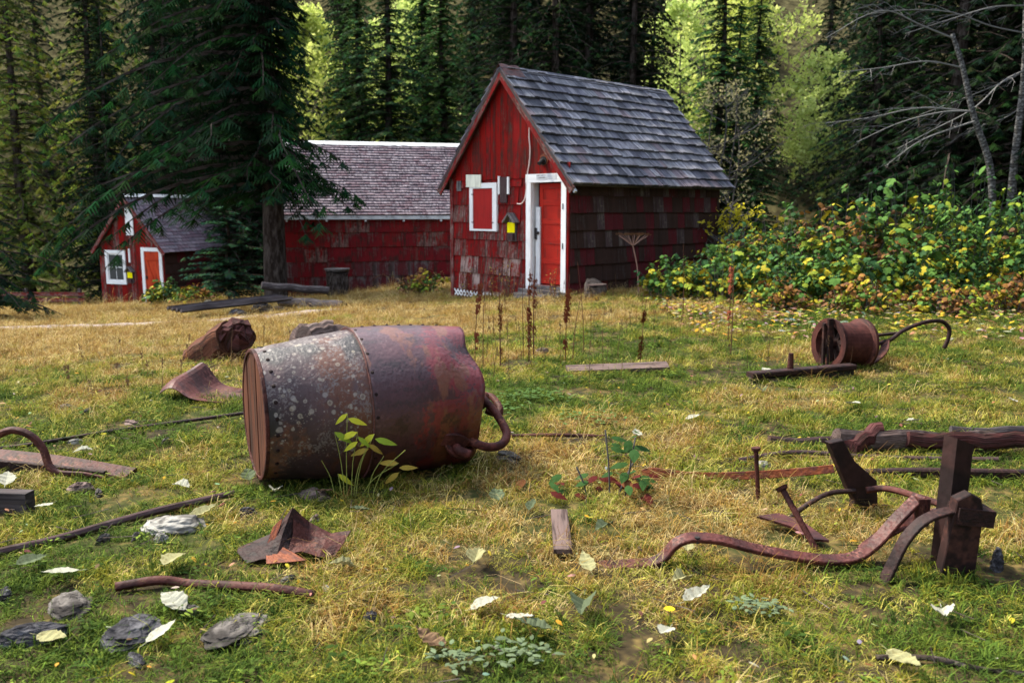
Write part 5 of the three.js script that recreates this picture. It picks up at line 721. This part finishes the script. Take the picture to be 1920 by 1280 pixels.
{ // dry dock stalks
  const r = rng(63), mS = mat({ color: lin(0.085, 0.036, 0.024), roughness: 0.9 }), mD = mat({ color: lin(0.17, 0.045, 0.022), roughness: 1 });
  const kinds = [];
  for (let k = 0; k < 4; k++) { const seeds = new Acc(), h = 0.75 + 0.12 * k, ln = (k - 1.5) * 0.06, c = curve([V(0, -0.03, 0), V(ln * 0.3, h * 0.5, 0), V(ln, h, 0.02)], 16); for (let q = 0; q < 420; q++) { const p = c[4 + Math.floor(r() * 12)].clone().add(V((r() - 0.5) * 0.045, (r() - 0.7) * 0.10, (r() - 0.5) * 0.045)), s = 0.006 + 0.012 * r(); if (vnoise(p.y * 13, k * 3, 4) < 0.52) continue; seeds.tri(p, p.clone().add(V(s, -s, 0)), p.clone().add(V(0, -s * 2.2, s))); } kinds.push([sweep(c, circle(0.008, 6), { scale: (q) => 1 - 0.6 * q }), seeds.geo(), sweep(c, circle(0.0055, 5), { scale: (q) => 1 - 0.6 * q })]); }
  const L = ['leftmost of the dry dock stalks right of the bucket', 'thin dry stalk second beside the bucket mouth', 'thick rusty brown dock stalk nearest the bucket mouth', 'bare leaning stalk between the two thick dock stalks', 'tallest rusty brown dock stalk below the cabin step', 'dry dock stalk just right of the tallest one', 'thin dark stalk right of the dock stalks', 'thin stalk standing before the cabin door', 'thin leaning stalk before the cabin corner', 'thin dry stalk above the weathered plank', 'dark stalk before the low brambles', 'dry stalk at the edge of the golden grass', 'thin dry stalk beside the yellow brambles'];
  [[-0.36, -8.06, 3, 0], [-0.28, -8.06, 2, 0], [-0.11, -8.05, 1, 1], [0.12, -8.68, 0, 0], [0.22, -8.51, 3, 1], [0.17, -8.35, 2, 1], [0.53, -8.34, 1, 0], [0.60, -8.34, 0, 0], [0.77, -8.99, 3, 0], [1.22, -8.02, 0, 0], [2.24, -8.61, 1, 0], [2.34, -11.59, 2, 0], [2.48, -9.68, 3, 0]].forEach(([x, z, k, s], i) => { const t = thing('dry_stalk', L[i], 'plant', ON(x, z), i * 0.4, 'dry stalks in the field'); t.scale.setScalar(0.85 + 0.25 * r()); part('stem', kinds[k][s ? 0 : 2], mS, t); if (s || i % 3 === 0) part('seed_head', kinds[k][1], mD, t).userData.kind = 'stuff'; });
  // dry umbel against the dark side wall
  const u = thing('dry_umbel', 'dry umbrella shaped seed head against the dark cabin wall', 'plant', ON(2.16, -15.3)), mU = mat({ color: lin(0.30, 0.17, 0.13), roughness: 1 }); part('stem', tube([[0.12, 0, 0], [0.08, 0.5, 0], [0, 0.85, 0]], 0.012, 8, 5), mU, u);
  for (let k = 0; k < 14; k++) { const a = k / 14 * 2 * PI, a2 = new Acc(), q = r() < 0.3 ? 0.12 : 0.26, e = V(cos(a) * q, 1.03 + 0.02 * r(), sin(a) * q); taper(a2, [V(0, 0.85, 0), V(cos(a) * q * 0.5, 0.95, sin(a) * q * 0.5), e], 0.006, 0.004, 3); for (let m = 0; m < 18; m++) { const p = e.clone().add(V((r() - 0.5) * 0.12, r() * 0.03, (r() - 0.5) * 0.12)); a2.tri(p, p.clone().add(V(0.018, 0.012, 0)), p.clone().add(V(0, 0.015, 0.018))); } part('ray', a2.geo(), mU, u); }
  const wg = bush(12, 0.16, 0.75, 7, 0.06, [[0.22, 0.09, 0.04], [0.30, 0.22, 0.05], [0.20, 0.06, 0.03]], ovate);
  [[0.55, 0.3, 0.9, 'reddish dry weed growing under the cabin window'], [1.25, 0.35, 1.1, 'tall red brown weed between the window and the door'], [2.45, 0.3, 0.9, 'yellowish weed before the left corner of the cabin'], [0.02, 0.35, 0.8, 'yellow weed beside the right door post']].forEach(([a, o, s, label], i) => { const p = cabinPoint(a + (i === 0 ? 1.2 : 0), o, 0), t = thing('wall_weed', label, 'plant', ON(p[0], p[2]), i, 'weeds along the cabin front'); t.scale.setScalar(s); part('stems', wg.wood, mS, t).userData.kind = 'stuff'; part('foliage', wg.leaf, mBush, t).userData.kind = 'stuff'; });
}

// ------------------------------------------------------------------ fallen leaves
{
  const r = rng(73);
  const leafMap = tex(128, 128, (u, v) => { const n = fbm(u * 8, v * 8, 5, 4, 8, 8), m = smooth(0.58, 0.75, n) * 0.5, k = 0.7 + 0.4 * fbm(u * 40, v * 40, 9, 2, 40, 40); return mix3([k, k, k], [0.45, 0.36, 0.26], m); });
  const leafG = [0, 1, 2, 3].map((k) => { const a = new Acc(), n = 12, prof = [0, 0.17, 0.27, 0.33, 0.36, 0.37, 0.355, 0.325, 0.275, 0.21, 0.14, 0.07, 0], curl = [0.25, -0.2, 0.45, 0.15][k], bend = [0.12, 0.2, -0.2, 0.3][k]; const at = (i, s) => { const y = i / n, x = s * prof[i] * (1 + 0.10 * sin(i * 2.7 + k * 2 + s)); return V(x, 0.22 * abs(x) + curl * x * x * 1.6 + bend * (y - 0.5) * (y - 0.5) + 0.02 * sin(i * 2.1 + s), -y + 0.5); }; for (let i = 0; i < n; i++) for (const s of [-1, 1]) { const c0 = at(i, 0), c1 = at(i + 1, 0), e0 = at(i, s), e1 = at(i + 1, s), w = (q) => [q.x + 0.5, q.z + 0.5]; a.tri(c0, e0, e1, null, w(c0), w(e0), w(e1)); a.tri(c0, e1, c1, null, w(c0), w(e1), w(c1)); } a.quad(V(-0.012, 0.05, 0.5), V(0.012, 0.05, 0.5), V(0.008, 0.1, 0.72), V(-0.008, 0.1, 0.72)); return a.geo(); });
  const lm = [[0.34, 0.335, 0.27], [0.27, 0.255, 0.13], [0.085, 0.105, 0.06], [0.16, 0.10, 0.06]].map((c) => leafy(c, 0.12, { roughness: 0.7, map: leafMap }));
  [
    [-2.75, -4.47, 0, 'pale fallen leaf at the left edge above the plank end'], [-2.30, -4.01, 0, 'pale fallen leaf right of the plank end'], [-1.77, -4.38, 0, 'torn pale fallen leaf left of the bucket bottom'], [-1.44, -4.49, 2, 'large grey green leaf propped against the bucket bottom'], [-1.22, -4.22, 0, 'pale leaf in front of the bucket bottom'], [-0.98, -4.24, 3, 'brownish leaf on the flat mottled stone'], [-1.40, -3.36, 1, 'long pale leaf left of the crumpled metal'], [-1.82, -3.25, 0, 'pale curled leaf above the oval stone'], [-2.00, -3.37, 2, 'narrow dull leaf near the left edge'], [-1.58, -2.74, 1, 'large pale leaf on the dark purple stone'], [-0.70, -3.33, 1, 'pale leaf below the right end of the crumpled metal'], [-0.74, -3.96, 2, 'small grey leaf above the crumpled metal'],
    [-0.10, -2.99, 0, 'long white leaf near the bottom, left of centre'], [0.03, -2.86, 0, 'bright white ragged leaf at bottom centre'], [0.26, -2.96, 2, 'dark green leaf right of the white ragged leaf'], [0.07, -2.79, 2, 'dark leaf under the white ragged leaf'], [-0.15, -3.41, 1, 'cream leaf in golden grass below the bucket'], [0.31, -3.36, 1, 'cream leaf at the end of the bent wave bar'], [0.67, -3.20, 1, 'round yellowish leaf below the bent wave bar'], [0.70, -3.03, 0, 'folded white leaf below the round yellowish leaf'], [0.53, -2.76, 0, 'crumpled white leaf at bottom right of centre'], [0.76, -3.52, 1, 'greenish leaf under the arch of the bent wave bar'], [0.42, -3.74, 2, 'pale green leaf between the lath and the sapling'], [-0.08, -4.18, 2, 'grey green leaf below the bucket bail'], [1.56, -2.89, 0, 'long white leaf at lower right'], [1.27, -2.57, 1, 'small leaf at the bottom edge, right side'],
    [-1.26, -2.98, 0, 'pale leaf lying on the grey stone at lower left'], [-1.22, -2.78, 0, 'torn white leaf below the dark bluish flat stone'], [1.28, -5.87, 0, 'pale leaf lying in the middle of the green'], [0.82, -5.44, 0, 'pale leaf right of the rusty rod'], [2.05, -6.83, 2, 'grey leaf below the iron beam'], [2.30, -7.6, 0, 'white leaf on the end of the iron beam'], [2.54, -6.19, 0, 'small white leaf on the green right of centre'], [3.86, -6.42, 0, 'long white leaf near the right edge'], [5.63, -9.68, 1, 'pale leaf at the right edge below the thicket'], [4.33, -8.0, 1, 'pale leaf right of the winch drum cradle'], [0.10, -4.06, 2, 'dark leaf left of the red leaved sapling'], [-0.28, -2.70, 3, 'brown leaf at the bottom centre left'], [-2.61, -5.02, 0, 'pale leaf between the cable and the hooked beam'], [-1.50, -3.97, 1, 'narrow yellowish leaf on the large pale stone'], [2.75, -5.7, 0, 'pale leaf behind the broken timber'],
  ].forEach(([x, z, k, label], i) => { const o = put(new THREE.Mesh(leafG[i % 4], lm[k]), 'fallen_leaf', label, 'leaf', 'fallen leaves on the grass'), s = 0.098 + 0.035 * r(); o.position.set(x, land(x, z) + 0.045 + 0.02 * r(), z); o.scale.set(s * (0.65 + 0.35 * r()), s * (0.6 + 1.2 * r()), s * 1.1); o.rotation.set(0.12 + 0.4 * (r() - 0.4), r() * 6.3, 0.5 * (r() - 0.5), 'YXZ'); });
}

// ------------------------------------------------------------------ grass, moss, litter
{
  const r = rng(81);
  function tuft(seed, n, len, wid, flat, spreadR, seg = 2) {
    const q = rng(seed), a = new Acc();
    for (let k = 0; k < n; k++) {
      const az = q() * 7, o = V((q() - 0.5) * spreadR, -0.01, (q() - 0.5) * spreadR), L = len * (0.5 + 0.8 * q()), el = lerp(1.3, 0.15, clamp(flat * (0.4 + q()))), out = V(cos(az), 0, sin(az)), sd = V(-sin(az), 0, cos(az)), w = wid * (0.7 + 0.6 * q()), c = [0.75 + 0.5 * q()].map((z) => [z, z * (0.92 + 0.16 * q()), z * (0.8 + 0.3 * q())])[0];
      let p = o, e = el; for (let i = 0; i < seg; i++) { const nx = p.clone().addScaledVector(out, cos(e) * L / seg).addScaledVector(UPV, sin(e) * L / seg), w0 = w * (1 - i / seg), w1 = w * (1 - (i + 1) / seg); if (i < seg - 1) a.quad(p.clone().addScaledVector(sd, -w0), p.clone().addScaledVector(sd, w0), nx.clone().addScaledVector(sd, w1), nx.clone().addScaledVector(sd, -w1), c); else a.tri(p.clone().addScaledVector(sd, -w0), p.clone().addScaledVector(sd, w0), nx, c); p = nx; e -= 0.5 + 0.6 * q(); }
    }
    return a.geo();
  }
  function forb(seed, n, size) { const q = rng(seed), a = new Acc(); for (let k = 0; k < n; k++) { const an = q() * 7, c = 0.7 + 0.6 * q(); addLeaf(a, V((q() - 0.5) * 0.1, 0.01 + 0.04 * q(), (q() - 0.5) * 0.1), V(cos(an), 0.25 * (q() - 0.3), sin(an)), UPV, size * (0.6 + 0.8 * q()), [c, c, c], ovate); } return a.geo(); }
  const mGrass = new THREE.MeshPhysicalMaterial({ vertexColors: true, roughness: 0.85, transmission: 0.3, thickness: 0, specularIntensity: 0.06, side: THREE.DoubleSide });
  const GOLD = [[0.31, 0.20, 0.05], [0.44, 0.34, 0.15], [0.19, 0.10, 0.03]], GREEN = [[0.065, 0.105, 0.016], [0.11, 0.15, 0.022], [0.036, 0.068, 0.012]], LIME = [[0.20, 0.19, 0.022], [0.13, 0.15, 0.018], [0.34, 0.30, 0.075]];
  const inCabin = (x, z) => { const dx = x - 1.02, dz = z + 15.2, a = -(dx * cos(YAW) + dz * sin(YAW)), b = dx * sin(YAW) - dz * cos(YAW); return a > 0 && a < CW && b > 0 && b < CL; };
  const bare = (x, z) => { const px = -x; const t = abs(z + (x < -6 ? 13.55 : 13.7 + (x + 6) * 0.7)); return x < -3.4 && x > -12 && t < 0.34; };
  function gold(x, z) {                                    // how straw-coloured the sward is at a place
    const n = fbm(x * 0.9 + 30, z * 0.9 + 30, 91, 4), m = fbm(x * 3 + 7, z * 3 + 3, 93, 3);
    let g = 0.9 * (n - 0.5) + 0.7 * (m - 0.5) + 0.42;
    g += 0.22 * smooth(-1.2, -3.2, x) * smooth(-6, -8, z) + 0.25 * smooth(-9.5, -11.5, z) * smooth(3.4, 2.2, x) - 0.25 * smooth(3, 4.5, x) * smooth(-9, -12, z);
    g -= 0.3 * Math.exp(-Math.pow((x - 0.2) / 0.9, 2) - Math.pow((z + 6.9) / 1.0, 2)) + 0.22 * Math.exp(-Math.pow((x - 1.6) / 0.8, 2) - Math.pow((z + 2.8) / 0.5, 2)) + 0.25 * Math.exp(-Math.pow((x + 1.8) / 0.6, 2) - Math.pow((z + 2.6) / 0.5, 2));
    g += 0.2 * Math.exp(-Math.pow((x - 0.1) / 0.7, 2) - Math.pow((z + 3.4) / 0.5, 2));
    return g;
  }
  const sets = { thatch: [], straw: [], green: [], forb: [], tall: [] };
  function strew(z0, z1, dens, grow) {
    for (let z = z0; z > z1; z -= 0.25) {
      const hw = -z * 0.64 + 0.7, n = Math.round(dens * 0.25 * 2 * hw);
      for (let k = 0; k < n; k++) {
        const x = (r() * 2 - 1) * hw, zz = z - r() * 0.25; if (inCabin(x, zz) || bare(x, zz)) continue;
        const cl = fbm(x * 5 + 3, zz * 5 + 11, 97, 2); if (cl < 0.36 && r() < 0.75) continue;
        const g = gold(x, zz) + 0.3 * (r() - 0.5), t = r(), s = grow * (0.45 + 0.5 * r() + 0.8 * cl);
        if (g > 0.56) { (t < 0.74 ? sets.thatch : t < 0.93 ? sets.straw : sets.tall).push([x, zz, s, GOLD, t]); } else if (g > 0.37) { (t < 0.6 ? sets.thatch : t < 0.93 ? sets.green : sets.straw).push([x, zz, s, LIME, t]); } else { (t < 0.6 ? sets.green : t < 0.9 ? sets.thatch : t < 0.955 ? sets.forb : sets.straw).push([x, zz, s, GREEN, t]); }
      }
    }
  }
  strew(-1.6, -4.5, 1100, 0.72); strew(-4.5, -8, 760, 0.85); strew(-8, -14, 460, 0.92); strew(-14, -24, 210, 1.15); strew(-24, -36, 30, 2.4);
  const geos = { thatch: [tuft(1, 20, 0.095, 0.0024, 0.65, 0.08), tuft(2, 20, 0.09, 0.0024, 0.9, 0.09)], straw: [tuft(3, 9, 0.21, 0.0022, 0.9, 0.09, 3), tuft(4, 8, 0.25, 0.0022, 0.75, 0.08, 3)], green: [tuft(5, 14, 0.085, 0.0034, 0.45, 0.07), tuft(6, 15, 0.07, 0.0036, 0.6, 0.08)], forb: [forb(7, 9, 0.022), forb(8, 8, 0.028)], tall: [tuft(9, 6, 0.30, 0.0016, 0.25, 0.06, 3)] };
  const q = new THREE.Quaternion(), M = new THREE.Matrix4(), C = new THREE.Color();
  for (const key in sets) geos[key].forEach((g, gi) => {
    const list = sets[key].filter((_, i) => i % geos[key].length === gi), o = new THREE.InstancedMesh(g, mGrass, list.length);
    list.forEach(([x, z, s, tones, t], i) => { q.setFromEuler(new THREE.Euler((r() - 0.5) * 0.4, r() * 6.3, (r() - 0.5) * 0.4)); M.compose(V(x, land(x, z), z), q, V(s, s * (0.8 + 0.5 * r()), s)); o.setMatrixAt(i, M); const a = tones[Math.floor(r() * 3)], v = 0.5 + 0.95 * r(); o.setColorAt(i, C.setRGB(a[0] * v, a[1] * v, a[2] * v)); });
    o.name = numbered({ thatch: 'grass', straw: 'straw_grass', green: 'green_grass', forb: 'ground_cover', tall: 'tall_grass' }[key]); o.userData = { kind: 'stuff', label: { thatch: 'short mossy grass covering the field', straw: 'dry straw lying over the field', green: 'green grass growing in the field', forb: 'small leafy ground cover plants in the grass', tall: 'tall dry grass blades standing in the field' }[key], category: 'grass' }; scene.add(o);
  });
  // leaf litter under the thicket and around the stones
  const a = new Acc(); const fl = [[0.36, 0.28, 0.03], [0.30, 0.25, 0.03], [0.30, 0.19, 0.10], [0.12, 0.06, 0.035], [0.25, 0.22, 0.17]];
  for (let k = 0; k < 5200; k++) { const wide = k > 700, x = wide ? 2.2 + r() * 8 : (r() - 0.5) * 9, z = wide ? -9.5 - 5 * Math.pow(r(), 0.6) : -2.4 - 6 * r(), s = wide ? 0.05 + 0.06 * r() : 0.015 + 0.025 * r(), an = r() * 7; addLeaf(a, V(x, land(x, z) + 0.03 + 0.05 * r() * (wide ? 1 : 0.5), z), V(cos(an), (r() - 0.5) * 0.6, sin(an)), V((r() - 0.5) * 0.6, 1, (r() - 0.5) * 0.6), s, fl[Math.floor(r() * 5)].map((v) => v * (0.6 + 0.7 * r())), ovate); }
  const litter = new THREE.Mesh(a.geo(), mBush); litter.name = 'leaf_litter'; litter.userData = { kind: 'stuff', label: 'yellow and brown dead leaves scattered under the thicket', category: 'leaf litter' }; scene.add(litter);
  const tw = new Acc(); for (let k = 0; k < 500; k++) { const x = (r() - 0.5) * 8, z = -2.3 - 6 * r(), an = r() * 7, L = 0.05 + 0.14 * r(), p = V(x, land(x, z) + 0.025, z); taper(tw, [p, p.clone().add(V(cos(an) * L, 0.02 * r(), sin(an) * L))], 0.003, 0.0015, 3); }
  const st = new Acc(); for (let k = 0; k < 150; k++) { const left = k < 45, x = left ? -3.6 + 1.6 * r() + (r() - 0.5) : -0.4 + 4.2 * r(), z = left ? -6.6 - 2.2 * r() : -7 - 6.5 * r(), h = (left ? 0.16 : 0.28) + 0.4 * r() * r(), lx = (r() - 0.5) * 0.3 * h, p = V(x, land(x, z) - 0.02, z); taper(st, [p, p.clone().add(V(lx * 0.4, h * 0.5, 0)), p.clone().add(V(lx, h, 0.1 * h * (r() - 0.5)))], 0.003, 0.0012, 3); if (r() < 0.5) for (let q = 0; q < 12; q++) { const e = p.clone().add(V(lx * 0.9 + (r() - 0.5) * 0.02, h * (0.75 + 0.27 * r()), (r() - 0.5) * 0.02)); st.tri(e, e.clone().add(V(0.008, -0.012, 0)), e.clone().add(V(0, -0.018, 0.008))); } }
  const stems = new THREE.Mesh(st.geo(), mat({ color: lin(0.15, 0.085, 0.045), roughness: 1 })); stems.name = 'dry_weeds'; stems.userData = { kind: 'stuff', label: 'thin dry seed stems standing in the field', category: 'weeds' }; scene.add(stems);
  const ro = new Acc(); for (const [cx, cz, n, w] of [[0.92, -2.98, 70, 0.11], [0.02, -2.66, 60, 0.16], [-0.18, -2.6, 40, 0.1], [0.15, -6.6, 120, 0.4], [-0.2, -6.2, 90, 0.35], [0.55, -5.9, 70, 0.3]]) for (let k = 0; k < n; k++) { const x = cx + (r() + r() - 1) * w, z = cz + (r() + r() - 1) * w * 0.7, an = r() * 7, v = 0.7 + 0.5 * r(); addLeaf(ro, V(x, land(x, z) + 0.03 + 0.03 * r(), z), V(cos(an), 0.15 + 0.3 * r(), sin(an)), UPV, (cz > -4 ? 0.020 : 0.03) + 0.02 * r(), (cz > -4 ? [0.11, 0.145, 0.08] : [0.07, 0.13, 0.035]).map((q) => q * v), ovate); }
  const herbs = new THREE.Mesh(ro.geo(), mBush); herbs.name = 'ground_cover_herbs'; herbs.userData = { kind: 'stuff', label: 'patches of small grey green herbs in the grass', category: 'herbs' }; scene.add(herbs);
  { const f = thing('yellow_flower', 'tiny yellow flower in the near grass right of centre', 'flower', ON(0.57, -2.9)), p = new Acc(); for (let k = 0; k < 14; k++) { const an = k / 14 * 2 * PI; addLeaf(p, V(0, 0.075, 0), V(cos(an), 0.35, sin(an)), UPV, 0.02, [0.75, 0.55, 0.02], ovate); } part('petals', p.geo(), mBush, f); part('stem', tube([[0, -0.01, 0], [0.004, 0.04, 0], [0, 0.076, 0]], 0.002, 6, 5), leafy([0.1, 0.16, 0.03], 0.1), f); }
  const twigs = new THREE.Mesh(tw.geo(), mBark); twigs.name = 'twig_litter'; twigs.userData = { kind: 'stuff', label: 'small dark twigs scattered in the grass', category: 'twigs' }; scene.add(twigs);
}

scene.traverse((m) => { if (m.isMesh) { m.castShadow = true; m.receiveShadow = true; } });
renderer.render(scene, camera);
